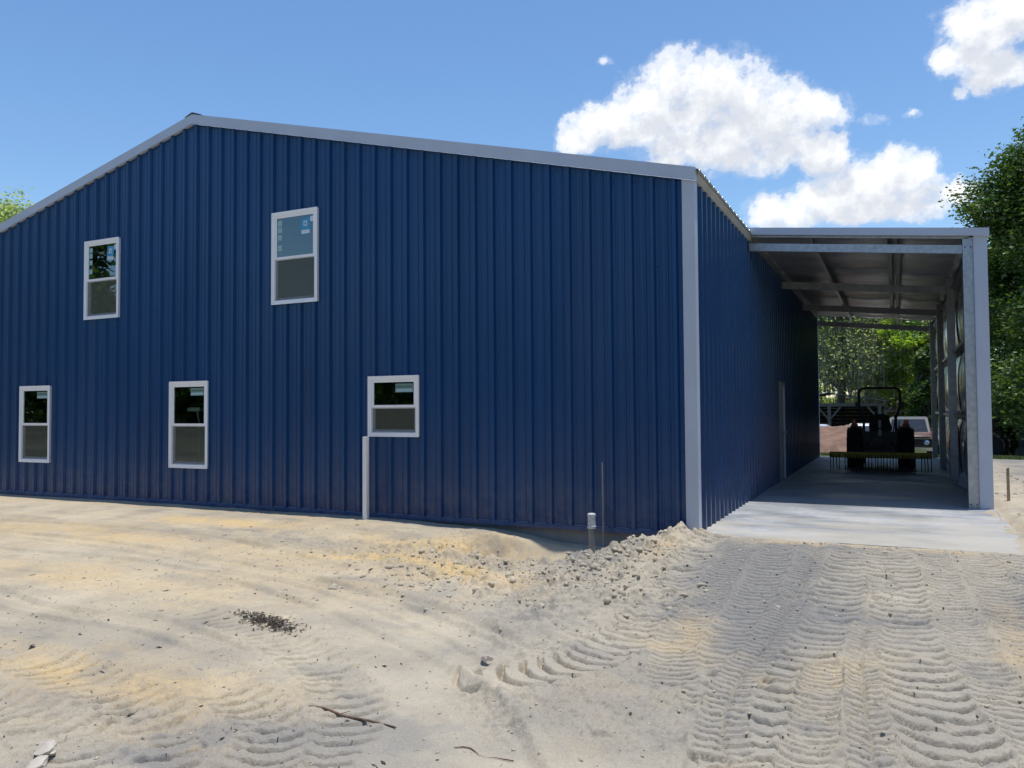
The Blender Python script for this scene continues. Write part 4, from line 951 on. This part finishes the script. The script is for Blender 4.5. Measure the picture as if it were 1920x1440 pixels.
# ------------------------------------------------------------------ cars
def car(name, loc, rz, label, cat, paint, kind='sedan', group=None):
    t = thing(name, label, cat, loc, rz, group)
    # x: width, y: length (front at -y)
    if kind == 'sedan':
        L = [(-2.25, .42, .62, .78), (-2.1, .34, .74, .86), (-1.2, .30, .86, .90), (-.3, .30, .90, .90), (1.2, .30, .92, .90), (2.0, .33, .90, .87), (2.28, .42, .72, .78)]
        hw = .90; gl = [(-.95, .88, .80), (-.25, 1.36, .60), (.95, 1.38, .60), (1.65, .93, .76)]; wy = (-1.4, 1.4); wr = .32
    else:
        L = [(-2.3, .50, .98, .92), (-2.2, .46, 1.06, .95), (-1.0, .42, 1.13, .97), (0, .42, 1.15, .97), (.6, .42, 1.15, .97), (2.4, .45, 1.12, .96), (2.5, .5, 1.08, .94)]
        hw = .97; gl = [(-.95, 1.13, .86), (-.45, 1.72, .74), (.55, 1.74, .74), (.7, 1.14, .84)]; wy = (-1.5, 1.5); wr = .37
    mb = MB(); rings = []
    for y, z0, z1, w in L:
        rings.append([(-w*.92, y, z0), (w*.92, y, z0), (w, y, z0+.12), (w, y, z1-.10), (w*.90, y, z1), (-w*.90, y, z1), (-w, y, z1-.10), (-w, y, z0+.12)])
    mb.loft(rings); body = mb.build('body', paint, t, True)
    # cab / greenhouse
    mb = MB(); rr = []
    (y0, z0, w0), (y1, z1, w1), (y2, z2, w2), (y3, z3, w3) = gl
    base = [(-w0, y0, z0-.02), (w0, y0, z0-.02), (w3, y3, z3-.02), (-w3, y3, z3-.02)]; top = [(-w1, y1, z1), (w1, y1, z1), (w2, y2, z2), (-w2, y2, z2)]
    tt = [(-w1*.9, y1+.1, z1+.05), (w1*.9, y1+.1, z1+.05), (w2*.9, y2-.1, z2+.05), (-w2*.9, y2-.1, z2+.05)]
    mb.loft([base, top, tt]); cab = mb.build('cabin', M['truck_roof'] if kind == 'truck' else paint, t)
    # panes proud of the cabin faces
    def pane(a, b, c, d, nm, ins=.09):
        P = [Vector(p) for p in (a, b, c, d)]; ce = sum(P, Vector())/4; n = (P[1]-P[0]).cross(P[3]-P[0]).normalized()
        if n.dot(ce-Vector((0, (y1+y2)/2, (z0+z1)/2))) < 0: n = -n
        Q = []
        for p in P:
            q = p+(ce-p).normalized()*ins*1.2; Q.append(q+n*.006)
        m2 = MB(); m2.add(Q, [(0, 1, 2, 3)]); m2.build(nm, M['autoglass'], t)
    pane(base[0], base[1], top[1], top[0], 'windscreen'); pane(base[3], base[2], top[2], top[3], 'rear_window')
    for s in (0, 1):
        a0, a1, b0, b1 = (base[1], base[2], top[1], top[2]) if s else (base[0], base[3], top[0], top[3])
        a0, a1, b0, b1 = map(Vector, (a0, a1, b0, b1))
        if kind == 'sedan':
            pane(a0, a0.lerp(a1, .52), b0.lerp(b1, .5), b0, 'side_window'); pane(a0.lerp(a1, .52), a1, b1, b0.lerp(b1, .5), 'side_window')
        else: pane(a0, a1, b1, b0, 'side_window')
    for yw in wy:
        for s in (-1, 1):
            w = MB(); w.lathe((s*(hw-.16)-.1, yw, wr), (1, 0, 0), [(0, wr*.6), (0, wr*.93), (.03, wr), (.17, wr), (.2, wr*.93), (.2, wr*.6)], 24); wh = w.build('wheel', M['rubber'], t, True)
            w = MB(); w.lathe((s*(hw-.16)-.08, yw, wr), (1, 0, 0), [(0, wr*.6), (.05, wr*.3), (.12, wr*.3), (.16, wr*.6)], 20); w.build('rim', M['chrome'], wh, True)
    f = L[0][0]
    if kind == 'truck':
        MB().box(-.90, .90, f-.03, f+.02, .60, .86, .01).build('grille', M['grille'], t)
        for z in (.885, .965): MB().box(-.91, .91, f-.05, f+.01, z, z+.032, .008).build('chrome_strip', M['chrome'], t)
        b_ = MB(); b_.box(-.96, .96, f-.16, f-.04, .40, .50, .02); b_.box(-.96, .96, f-.14, f-.05, .505, .54, .01); b_.build('bumper', M['chrome'], t)
        for s in (-1, 1):
            l = MB(); l.lathe((s*.74, f-.02, .73), (0, -1, 0), [(0, .11), (.03, .11), (.04, .085)], 20); h = l.build('headlight', M['chrome'], t, True)
            l = MB(); l.lathe((s*.74, f-.062, .73), (0, -1, 0), [(0, .08), (.012, .05)], 20); h2 = l.build('lens', M['sticker_white'], h, True)
        for s in (-1, 1):
            w = MB(); w.beam((s*.30-.05, f+1.42, 1.25), (s*.30+.28, f+1.52, 1.36), .015, .012); w.build('wiper', M['chrome'], t)
        MB().box(-.95, .95, .75, 2.45, 1.10, 1.22, .02).build('bed_rail', paint, t)
    else:
        MB().box(-.88, .88, f-.08, f+.02, .42, .56, .02).build('bumper', M['chrome'], t)
        for s in (-1, 1): MB().box(min(s*.5, s*.78), max(s*.5, s*.78), f-.02, f+.06, .62, .73, .015).build('headlight', M['sticker_white'], t)
        for s in (-1, 1): MB().beam((s*.905, -2.05, .80), (s*.905, 2.1, .86), .02, .03).build('side_trim', M['chrome'], t)
    return t
car('sedan', (-3.4, 43.4, -.78), R(90), 'pale blue sedan parked side-on behind the brown dirt bank', 'car', M['pale_blue_paint'])
car('sedan', (-1.25, 40.5, -.70), R(12), 'white car nose-on between the blue sedan and the tractor', 'car', M['white_paint'])
car('pickup_truck', (.50, 39.2, -.72), R(-3), 'old brown pickup truck with chrome grille and bumper facing the carport', 'truck', M['brown_paint'], 'truck')

# dirt bank
nxb, nyb = 90, 50; vs = []
gxb = np.linspace(-9.5, -.9, nxb); gyb = np.linspace(31.5, 37.5, nyb); A_, B_ = np.meshgrid(gxb, gyb)
u = (B_-31.5)/6; env = np.clip(np.sin(np.pi*np.clip(u, 0, 1)), 0, 1)**.8*ss(-.9, -1.7, A_)*ss(-9.5, -8, A_)
hb = -.62 + env*(1.28+.20*fbm(A_, B_, .9, 4)) + .10*env*fbm(A_, B_, 4, 4); hb = np.where(env < .02, -1.1, hb)
mb = MB(); mb.add(np.stack([A_.ravel(), B_.ravel(), hb.ravel()], 1).tolist(), [(j*nxb+i, j*nxb+i+1, (j+1)*nxb+i+1, (j+1)*nxb+i) for j in range(nyb-1) for i in range(nxb-1)])
ob = mb.build('dirt_bank', M['soil'], None, True); ob['label'] = 'long bank of reddish brown soil beyond the open end of the carport'; ob['category'] = 'dirt pile'

# ------------------------------------------------------------------ shed
SH = thing('pole_shed', 'open timber pole shed with braced grey posts and low sheet roof', 'shed', (-4.6, 52.5, -.85))
def shp(mb, n, m): return mb.build(n, m, SH)
W0, W1 = -3.5, 4.0; eZ = 2.62
mb = MB(); rgx = 1.05; 
mb.add([(W0, -2.6, eZ-.1), (rgx, -2.6, eZ+.62), (W1+.15, -2.6, eZ+.10), (W0, 2.2, eZ-.1), (rgx, 2.2, eZ+.62), (W1+.15, 2.2, eZ+.10)], [(0, 1, 4, 3), (1, 2, 5, 4)])
mb.add([(W0, -2.6, eZ-.16), (rgx, -2.6, eZ+.56), (W1+.15, -2.6, eZ+.04), (W0, 2.2, eZ-.16), (rgx, 2.2, eZ+.56), (W1+.15, 2.2, eZ+.04)], [(0, 3, 4, 1), (1, 4, 5, 2)])
mb.add([(W0, -2.6, eZ-.1), (rgx, -2.6, eZ+.62), (rgx, -2.6, eZ+.56), (W0, -2.6, eZ-.16), (W1+.15, -2.6, eZ+.10), (W1+.15, -2.6, eZ+.04)], [(0, 1, 2, 3), (1, 4, 5, 2)])
shp(mb, 'roof', M['shed_roof'])
mb = MB(); mb.box(W0, W1, -2.35, -2.2, eZ-.22, eZ-.03); shp(mb, 'header_beam', M['shed_wood'])
for x in (-2.2, 1.05, 3.75):
    mb = MB(); mb.box(x-.09, x+.09, -2.37, -2.19, -.2, eZ-.221)
    for s in (-1, 1): mb.beam((x+s*.06, -2.28, eZ-.95), (x+s*.62, -2.28, eZ-.25), .10, .10)
    shp(mb, 'post', M['shed_wood'])
mb = MB()
for k in range(11): mb.box(W0, W1-.1, 2.0, 2.04, k*.23, k*.23+.21)
for k in range(11): mb.box(W0, W0+.04, -1.9, 2.0, k*.23, k*.23+.21)
mb.box(W1-.14, W1-.1, -2.1, 2.0, 0, 2.4)
shp(mb, 'board_wall', M['shed_dark'])
for k in range(3):
    mb = MB()
    for q in range(6):
        mb.lathe((-2+k*2.1, -.6+q*.28-(k % 2)*.1, .18), (1, 0, 0), [(0, .13), (1.7, .12)], 9)
    for q in range(5): mb.lathe((-1.95+k*2.1, -.46+q*.28, .42), (1, 0, 0), [(0, .12), (1.6, .13)], 9)
    o = mb.build('log_stack', M['bark']); o.location = (-4.6, 52.5, -.85); o['group'] = 'log stacks inside the shed'; o['category'] = 'logs'
    o['label'] = ['low stack of dark logs at the left inside the shed', 'low stack of dark logs in the middle of the shed behind the braced post', 'low stack of dark logs at the right end of the shed'][k]

# ------------------------------------------------------------------ trees
def leaves_np(centers, size, aspect=1.0, hang=False):
    n = len(centers); a = rng.normal(0, 1, (n, 3)); a /= np.linalg.norm(a, axis=1)[:, None]
    b = rng.normal(0, 1, (n, 3)); b -= a*(a*b).sum(1)[:, None]; b /= np.linalg.norm(b, axis=1)[:, None]
    if hang:
        b = np.tile([0, 0, 1.], (n, 1)) + rng.normal(0, .08, (n, 3)); th = rng.uniform(0, 6.28, n); a = np.stack([np.cos(th), np.sin(th), np.zeros(n)], 1)
    s = size*rng.uniform(.4, 1.5, n)[:, None]
    if not hang: a = a*np.array([1, 1, .6]); b = b*np.array([1, 1, .6])
    v = np.stack([centers-a*s*.5, centers-b*s*aspect, centers+a*s*.5, centers+b*s*aspect], 1)
    return v
def mesh_quads(name, V, mat, parent):
    n = len(V); me = bpy.data.meshes.new(name); me.vertices.add(n*4); me.vertices.foreach_set('co', V.reshape(-1).astype(np.float32))
    me.loops.add(n*4); me.loops.foreach_set('vertex_index', np.arange(n*4, dtype=np.int32)); me.polygons.add(n); me.polygons.foreach_set('loop_start', np.arange(0, n*4, 4, dtype=np.int32))
    me.update(calc_edges=True); me.materials.append(mat); o = bpy.data.objects.new(name, me); COL.objects.link(o); o.parent = parent; return o
def tree(name, label, loc, H, W, leaf, n=24000, ls=.13, group=None, low=.25, moss=0, trunk_r=.28, airy=.5, lean=0, cat='tree'):
    t = thing(name, label, cat, loc, rng.uniform(0, 6.28) if not lean else 0, group)
    # blobs of the crown
    blobs = []
    nb = 26
    for k in range(nb):
        u = rng.uniform(low, 1)**.8; z = H*u; prof_ = math.sin(math.pi*min(1, (u-low+.18)/(1.12-low)))**.6
        a = rng.uniform(0, 6.28); r = W*.5*prof_*rng.uniform(.25, .85); blobs.append((r*math.cos(a), r*math.sin(a), z*.93, W*rng.uniform(.10, .19)))
    blobs.append((0, 0, H*.82, W*.2)); blobs.append((0, 0, H*.6, W*.24))
    mb = MB(); f = H*low
    tp = [(0, 0, -.3), (rng.normal(0, .1), rng.normal(0, .1), f*.5), (rng.normal(0, .2), rng.normal(0, .2), f), (rng.normal(0, .3), rng.normal(0, .3), H*.55), (0, 0, H*.85)]
    mb.tube(tp, [trunk_r*1.35, trunk_r, trunk_r*.85, trunk_r*.45, .03], 10)
    for bx, by, bz, br in blobs[:16]:
        s0 = min(bz*.7, H*rng.uniform(low*.8, .6)); a = Vector((0, 0, s0)); b = Vector((bx, by, bz)); m_ = a.lerp(b, .5)+Vector((rng.normal(0, .25), rng.normal(0, .25), .06*H))
        pts = [a, a.lerp(m_, .5)+Vector((0, 0, .02*H)), m_, m_.lerp(b, .5), b]; q = trunk_r*rng.uniform(.3, .5); mb.tube(pts, [q, q*.75, q*.5, q*.3, .012], 7)
    mb.build('trunk', M['bark'], t, True)
    # leaf clumps
    C = []
    tot = sum(b[3]**2 for b in blobs)
    for bx, by, bz, br in blobs:
        nsub = 26; m_ = int(n*br*br/tot)
        d = rng.normal(0, 1, (nsub, 3)); d /= np.linalg.norm(d, axis=1)[:, None]; sc = np.array([bx, by, bz])+d*np.array([br, br, br*.75])*rng.uniform(.55, 1.05, (nsub, 1))
        ix = rng.integers(0, nsub, m_); p = sc[ix] + rng.normal(0, 1, (m_, 3))*np.array([1, 1, .7])*br*(.17+.1*airy); C.append(p)
    C = np.concatenate(C); C[:, 2] = np.maximum(C[:, 2], .3)
    mesh_quads('crown', leaves_np(C, ls, .75), leaf, t)
    if moss:
        ix = rng.integers(0, len(C), moss); p = C[ix].copy(); L_ = rng.uniform(.3, 1.3, moss); reps = []
        for k in range(5):
            q = p.copy(); q[:, 2] -= L_*k/5*1.25; q[:, :2] += rng.normal(0, .03, (moss, 2)); reps.append(q)
        Q = np.concatenate(reps); Q = Q[Q[:, 2] > .3]
        o = mesh_quads('hanging_moss', leaves_np(Q, .075, 2.6, True), M['moss'], t); o['kind'] = 'stuff'
    return t
def far_z(x, y): return gz(x, y)-.05
# right edge
tree('oak_tree', 'tall dark green tree filling the right edge behind the carport', (5.9, 34.5, far_z(5.9, 34.5)), 13.4, 9.6, M['leaf_dark'], 150000, .105, low=.05, trunk_r=.35)
tree('oak_tree', 'lower dark tree just right of the grey carport jamb', (5.0, 41.0, -.7), 10.6, 6.6, M['leaf_dark'], 60000, .12, low=.04, trunk_r=.3)
tree('oak_tree', 'dark tree beyond the right edge behind the tallest one', (11.5, 40, -.7), 15, 10, M['leaf_dark'], 34000, .2, low=.08, trunk_r=.4)
# framed by the carport
tree('live_oak', 'spreading oak draped with grey moss behind the pole shed', (-3.6, 60.5, -.9), 12.8, 13.0, M['leaf_mid'], 17000, .14, low=.34, moss=3600, trunk_r=.30, airy=2.2)
tree('live_oak', 'moss-hung oak right of the shed roof, second from the left in the carport opening', (-.6, 66.5, -.9), 12.8, 9.0, M['leaf_mid'], 13000, .14, low=.14, moss=3800, trunk_r=.26, airy=2.2)
tree('broadleaf_tree', 'bright yellow green tree at the upper right of the carport opening', (1.4, 57.5, -.9), 12.5, 6.2, M['leaf_bright'], 26000, .15, low=.24, trunk_r=.25, airy=.6)
tree('broadleaf_tree', 'young bright green tree behind the red tractor canopy', (.35, 66.5, -.9), 8.6, 4.4, M['leaf_bright'], 15000, .16, low=.12, trunk_r=.14, airy=.8)
tree('cedar_tree', 'dense dark green cedar at the right of the carport opening', (1.75, 51.5, -.85), 6.0, 3.2, M['leaf_dark'], 24000, .12, low=.05, trunk_r=.2)
tree('cedar_tree', 'dark cedar behind the far right carport post', (3.6, 55.0, -.85), 9.0, 4.4, M['leaf_dark'], 24000, .14, low=.05, trunk_r=.2)
# left edge
tree('oak_tree', 'olive green treetop showing above the roof slope at the left edge', (-49.5, 31.0, -.2), 15.6, 11.5, M['leaf_mid'], 60000, .13, low=.2, trunk_r=.45)
# wood edge behind everything, closing the view through the carport
bk = [(-11, 76, 13), (-6.5, 74, 14), (-2.2, 83, 14), (2.2, 80, 14), (6.5, 76, 15.5), (11.5, 66, 15), (16, 56, 15)]
labs = ['wood edge tree furthest left behind the building', 'wood edge tree behind the left part of the shed', 'wood edge tree behind the moss-hung oaks', 'wood edge tree behind the bright green tree', 'wood edge tree behind the cedars', 'wood edge tree right of the cedars', 'wood edge tree furthest right']
proto = None
for k, (x, y, h) in enumerate(bk):
    if k == 0:
        proto = tree('background_tree', labs[0], (x, y, -.9), 15.5, 9.5, M['leaf_mid'], 22000, .24, group='trees of the wood edge behind the yard', low=.05, trunk_r=.35)
    else:
        c = copy_tree(proto); c.location = (x, y, -.9); c.rotation_euler = (0, 0, k*1.3); c.scale = (1, 1, h/15.5); c['label'] = labs[k]
# trees behind the photographer: seen mirrored in the panes and the gloss of the wall
rl = [(-42, -18, .95), (-50, -15, 1.28), (-58, -9, 1.1), (-32, -21, .60), (-24, -19, .68), (-16, -19, .8), (-7, -21, .9), (4, -20, .95), (12, -17, 1.0), (20, -11, 1.05), (25, -3, 1.0), (29, 5, .9)]
proto2 = None
for k, (x, y, s) in enumerate(rl):
    lab = 'dark tree mirrored in the window panes, number %d from the left' % k
    lab = ['dark tree standing behind the camera to the left, mirrored in the panes', 'tallest dark tree behind the camera, mirrored in the panes', 'dark tree far left behind the camera', 'low dark tree behind the camera, mirrored below the sky in the big upper window',
           'dark tree straight behind the camera', 'dark tree behind the camera on the right', 'dark tree left of the building beyond the yard', 'dark tree behind the camera, right of the one straight behind', 'dark tree behind the camera on the far right', 'dark tree well right of the camera beyond the sand', 'dark tree right of the yard beyond the carport', 'dark tree furthest right of the yard'][k]
    if k == 0: proto2 = tree('shade_tree', lab, (x, y, -.2), 12.5, 9.5, M['leaf_dark'], 16000, .3, group='trees behind the photographer', low=.04, trunk_r=.35)
    else:
        c = copy_tree(proto2); c.location = (x, y, -.2); c.rotation_euler = (0, 0, k*1.1); c.scale = (s, s, s); c['label'] = lab

# undergrowth and grass
def blades(name, label, P, h, mat, cat='grass', w=.012):
    n = len(P); a = rng.uniform(0, 6.28, n); hh = h*rng.uniform(.5, 1.3, n); lean = rng.normal(0, .3, (n, 2))*hh[:, None]
    ax = np.stack([np.cos(a), np.sin(a), np.zeros(n)], 1)*w
    tip = P+np.concatenate([lean, hh[:, None]], 1); V = np.stack([P-ax, P+ax, tip+ax*.2, tip-ax*.2], 1)
    o = mesh_quads(name, V, mat, None); o['kind'] = 'stuff'; o['label'] = label; o['category'] = cat
def scatter(n, x0, x1, y0, y1): return rng.uniform(x0, x1, n), rng.uniform(y0, y1, n)
x, y = scatter(26000, -6, 3.4, 26.6, 31.5); k = fbm(x, y, .6, 3) > -.12; x, y = x[k], y[k]; blades('grass', 'short green grass strip beyond the far end of the slab', np.stack([x, y, terrain(x, y)[0]], 1), .09, M['grassm'])
x, y = scatter(40000, 1.8, 14, 36.0, 42); blades('grass_verge', 'rough grass under the trees at the right edge', np.stack([x, y, terrain(x, y)[0]], 1), .13, M['grassm'])
x, y = scatter(60000, -9, 7, 48, 74); blades('dry_grass', 'tall dry tan grass far behind the parked vehicles', np.stack([x, y, np.full(len(x), -.9)], 1), .75, M['drygrass'], w=.03)
c = np.stack([rng.uniform(-14, 22, 60000), rng.uniform(69, 73, 60000), rng.uniform(0, 1, 60000)**1.2], 1)
hgt = 3.2+1.6*fbm(c[:, 0], c[:, 1], .25, 3); c[:, 2] = -.9+c[:, 2]*hgt
o = mesh_quads('undergrowth', leaves_np(c, .26, .8), M['leaf_mid'], None); o['kind'] = 'stuff'; o['label'] = 'tangled green undergrowth along the edge of the far wood'; o['category'] = 'undergrowth'
c = np.stack([rng.uniform(3.4, 16, 26000), rng.uniform(41, 45, 26000), rng.uniform(0, 1, 26000)], 1); c[:, 2] = -.7+c[:, 2]*(2.6+1.2*fbm(c[:, 0], c[:, 1], .4, 3))
o = mesh_quads('undergrowth', leaves_np(c, .18, .8), M['leaf_dark'], None); o['kind'] = 'stuff'; o['label'] = 'dark shrubby undergrowth below the trees at the right edge'; o['category'] = 'undergrowth'

c = np.stack([rng.uniform(-66, 24, 42000), rng.uniform(-25, -21, 42000), rng.uniform(0, 1, 42000)], 1); c[:, 2] = -.2+c[:, 2]*(3.6+1.2*fbm(c[:, 0], c[:, 1], .3, 3))
o = mesh_quads('undergrowth', leaves_np(c, .34, .8), M['leaf_dark'], None); o['kind'] = 'stuff'; o['label'] = 'dark undergrowth below the trees behind the photographer'; o['category'] = 'undergrowth'

# ------------------------------------------------------------------ sky
W = bpy.data.worlds.new('World'); S.world = W; W.use_nodes = True; nt = W.node_tree; nt.nodes.clear()
EL = R(84); az = R(62)      # azimuth from +Y (behind the building), positive = right
sd = Vector((math.sin(az)*math.cos(EL), math.cos(az)*math.cos(EL), math.sin(EL)))
sky = N(nt, 'ShaderNodeTexSky', sky_type='NISHITA'); sky.sun_disc = False; sky.sun_elevation = EL; sky.sun_rotation = az
sky.air_density = 1.0; sky.dust_density = .35; sky.ozone_density = 1.8; sky.altitude = 20
hs = N(nt, 'ShaderNodeHueSaturation'); hs.inputs['Saturation'].default_value = 1.16
nt.links.new(sky.outputs[0], hs.inputs['Color'])
BL = [(-0.122, 0.06, 0.089, 0.049), (-0.181, 0.038, 0.081, 0.033), (-0.227, 0.034, 0.055, 0.023), (-0.057, 0.028, 0.075, 0.049), (0.0, 0.02, 0.053, 0.028), (-0.101, 0.003, 0.089, 0.03), (-0.047, -0.012, 0.075, 0.03), (-0.152, -0.014, 0.03, 0.012), (-0.255, 0.024, 0.033, 0.018), (0.061, -0.071, 0.076, 0.035), (0.11, -0.053, 0.033, 0.029), (0.134, -0.082, 0.046, 0.021), (0.033, -0.078, 0.056, 0.033), (-0.019, -0.085, 0.049, 0.026), (0.067, -0.093, 0.102, 0.017), (0.025, -0.029, 0.031, 0.029), (0.077, 0.004, 0.0195, 0.012), (0.112, 0.008, 0.014, 0.008), (0.182, 0.083, 0.047, 0.031), (0.159, 0.056, 0.03, 0.022), (0.191, 0.041, 0.035, 0.025), (0.205, 0.1, 0.064, 0.02), (0.16, 0.02, 0.014, 0.011), (-0.217, 0.112, 0.016, 0.009),
      (.40, .02, .12, .05)]
gp = bpy.data.node_groups.new('cloud_density', 'ShaderNodeTree')
gp.interface.new_socket('UV', in_out='INPUT', socket_type='NodeSocketVector'); gp.interface.new_socket('Density', in_out='OUTPUT', socket_type='NodeSocketFloat')
gi = gp.nodes.new('NodeGroupInput'); go = gp.nodes.new('NodeGroupOutput')
wn = noise(gp, 26, 5, .62, gi.outputs[0]); wa = N(gp, 'ShaderNodeVectorMath', operation='MULTIPLY_ADD'); wa.inputs[1].default_value = (.030, .026, 0); 
ws = N(gp, 'ShaderNodeVectorMath', operation='SUBTRACT'); ws.inputs[1].default_value = (.015, .013, 0)
gp.links.new(wn.outputs['Color'], wa.inputs[0]); gp.links.new(gi.outputs[0], wa.inputs[2]); gp.links.new(wa.outputs[0], ws.inputs[0])
acc = None
for (u0, v0, a, b_) in BL:
    wisp = b_ < .0121 and a < .02
    sb = N(gp, 'ShaderNodeVectorMath', operation='SUBTRACT'); sb.inputs[1].default_value = (u0, v0, 0); gp.links.new(ws.outputs[0], sb.inputs[0])
    ml = N(gp, 'ShaderNodeVectorMath', operation='MULTIPLY'); ml.inputs[1].default_value = (1/a, 1/b_, 0); gp.links.new(sb.outputs[0], ml.inputs[0])
    ln = N(gp, 'ShaderNodeVectorMath', operation='DOT_PRODUCT'); gp.links.new(ml.outputs[0], ln.inputs[0]); gp.links.new(ml.outputs[0], ln.inputs[1])
    on = N(gp, 'ShaderNodeMath', operation='SUBTRACT'); on.inputs[0].default_value = .22 if wisp else 1; gp.links.new(ln.outputs['Value'], on.inputs[1])
    if acc is None: acc = on.outputs[0]
    else:
        mxx = N(gp, 'ShaderNodeMath', operation='SMOOTH_MAX'); mxx.inputs[2].default_value = .25; gp.links.new(acc, mxx.inputs[0]); gp.links.new(on.outputs[0], mxx.inputs[1]); acc = mxx.outputs[0]
fn = noise(gp, 30, 9, .60, gi.outputs[0]); fm = N(gp, 'ShaderNodeMath', operation='MULTIPLY_ADD'); fm.inputs[1].default_value = 2.9; fm.inputs[2].default_value = -1.25
gp.links.new(fn.outputs['Fac'], fm.inputs[0])
cp_ = N(gp, 'ShaderNodeMath', operation='MINIMUM'); cp_.inputs[1].default_value = .8; gp.links.new(acc, cp_.inputs[0])
sm = N(gp, 'ShaderNodeMath', operation='ADD'); gp.links.new(cp_.outputs[0], sm.inputs[0]); gp.links.new(fm.outputs[0], sm.inputs[1])
sc_ = N(gp, 'ShaderNodeMath', operation='MULTIPLY_ADD'); sc_.inputs[1].default_value = .62; sc_.inputs[2].default_value = .10; gp.links.new(sm.outputs[0], sc_.inputs[0]); gp.links.new(sc_.outputs[0], go.inputs[0])
tc = N(nt, 'ShaderNodeTexCoord')
fv, rv, uv = (-0.09201, 0.94558, 0.3121), (0.9953, 0.09685, 0), (0.03023, -0.31064, 0.95005)
def dot(v):
    d = N(nt, 'ShaderNodeVectorMath', operation='DOT_PRODUCT'); d.inputs[1].default_value = v; nt.links.new(tc.outputs['Generated'], d.inputs[0]); return d.outputs['Value']
df_, dr_, du_ = dot(fv), dot(rv), dot(uv)
mxf = N(nt, 'ShaderNodeMath', operation='MAXIMUM'); mxf.inputs[1].default_value = .05; nt.links.new(df_, mxf.inputs[0])
def div(a):
    d = N(nt, 'ShaderNodeMath', operation='DIVIDE'); nt.links.new(a, d.inputs[0]); nt.links.new(mxf.outputs[0], d.inputs[1]); return d.outputs[0]
cb = N(nt, 'ShaderNodeCombineXYZ'); nt.links.new(div(dr_), cb.inputs[0]); nt.links.new(div(du_), cb.inputs[1])
g1 = N(nt, 'ShaderNodeGroup'); g1.node_tree = gp; nt.links.new(cb.outputs[0], g1.inputs[0])
of = N(nt, 'ShaderNodeVectorMath', operation='ADD'); of.inputs[1].default_value = (-.008, .028, 0); nt.links.new(cb.outputs[0], of.inputs[0])
g2 = N(nt, 'ShaderNodeGroup'); g2.node_tree = gp; nt.links.new(of.outputs[0], g2.inputs[0])
mask = ramp(nt, g1.outputs[0], [(.0, (0, 0, 0)), (.18, (.12,)*3), (.42, (.66,)*3), (.7, (.97,)*3), (1, (1, 1, 1))]); mask.color_ramp.interpolation = 'EASE'
shd = ramp(nt, g2.outputs[0], [(.0, (1.0, 1.0, 1.0)), (.2, (.97, .975, .98)), (.45, (.86, .875, .90)), (.8, (.66, .69, .75))])
ccol = N(nt, 'ShaderNodeVectorMath', operation='SCALE'); ccol.inputs['Scale'].default_value = 6.7; nt.links.new(shd.outputs[0], ccol.inputs[0])
mx = N(nt, 'ShaderNodeMix', data_type='RGBA'); nt.links.new(mask.outputs[0], mx.inputs[0]); nt.links.new(hs.outputs[0], mx.inputs[6]); nt.links.new(ccol.outputs[0], mx.inputs[7])
bg = N(nt, 'ShaderNodeBackground'); bg.inputs['Strength'].default_value = .125; nt.links.new(mx.outputs[2], bg.inputs['Color'])
wo = N(nt, 'ShaderNodeOutputWorld'); nt.links.new(bg.outputs[0], wo.inputs['Surface'])
W.cycles.sampling_method = 'MANUAL'; W.cycles.sample_map_resolution = 512

L = bpy.data.lights.new('sun', 'SUN'); L.energy = 3.1; L.angle = R(.6); L.color = (1, .955, .88)
lo = bpy.data.objects.new('sun', L); COL.objects.link(lo); lo.rotation_euler = sd.to_track_quat('Z', 'Y').to_euler(); lo.location = (0, 0, 30)

# ------------------------------------------------------------------ camera
Rm = np.array([[0.899629, 0.436601, -0.006875], [-0.020292, 0.026075, -0.999454], [-0.436184, 0.899277, 0.032317]])
cam = bpy.data.cameras.new('camera'); co = bpy.data.objects.new('camera', cam); COL.objects.link(co)
mw = Matrix.Identity(4)
for i in range(3): mw[i][0] = Rm[0][i]; mw[i][1] = -Rm[1][i]; mw[i][2] = -Rm[2][i]; 
mw[2][3] = 1.5; co.matrix_world = mw
cam.sensor_width = 36; cam.lens = 1483/1920*36; cam.clip_end = 3000; cam.clip_start = .05
S.camera = co
S.view_settings.view_transform = 'Standard'; S.view_settings.look = 'None'; S.view_settings.exposure = .45; S.view_settings.gamma = 1
S.cycles.max_bounces = 8; S.cycles.transparent_max_bounces = 12
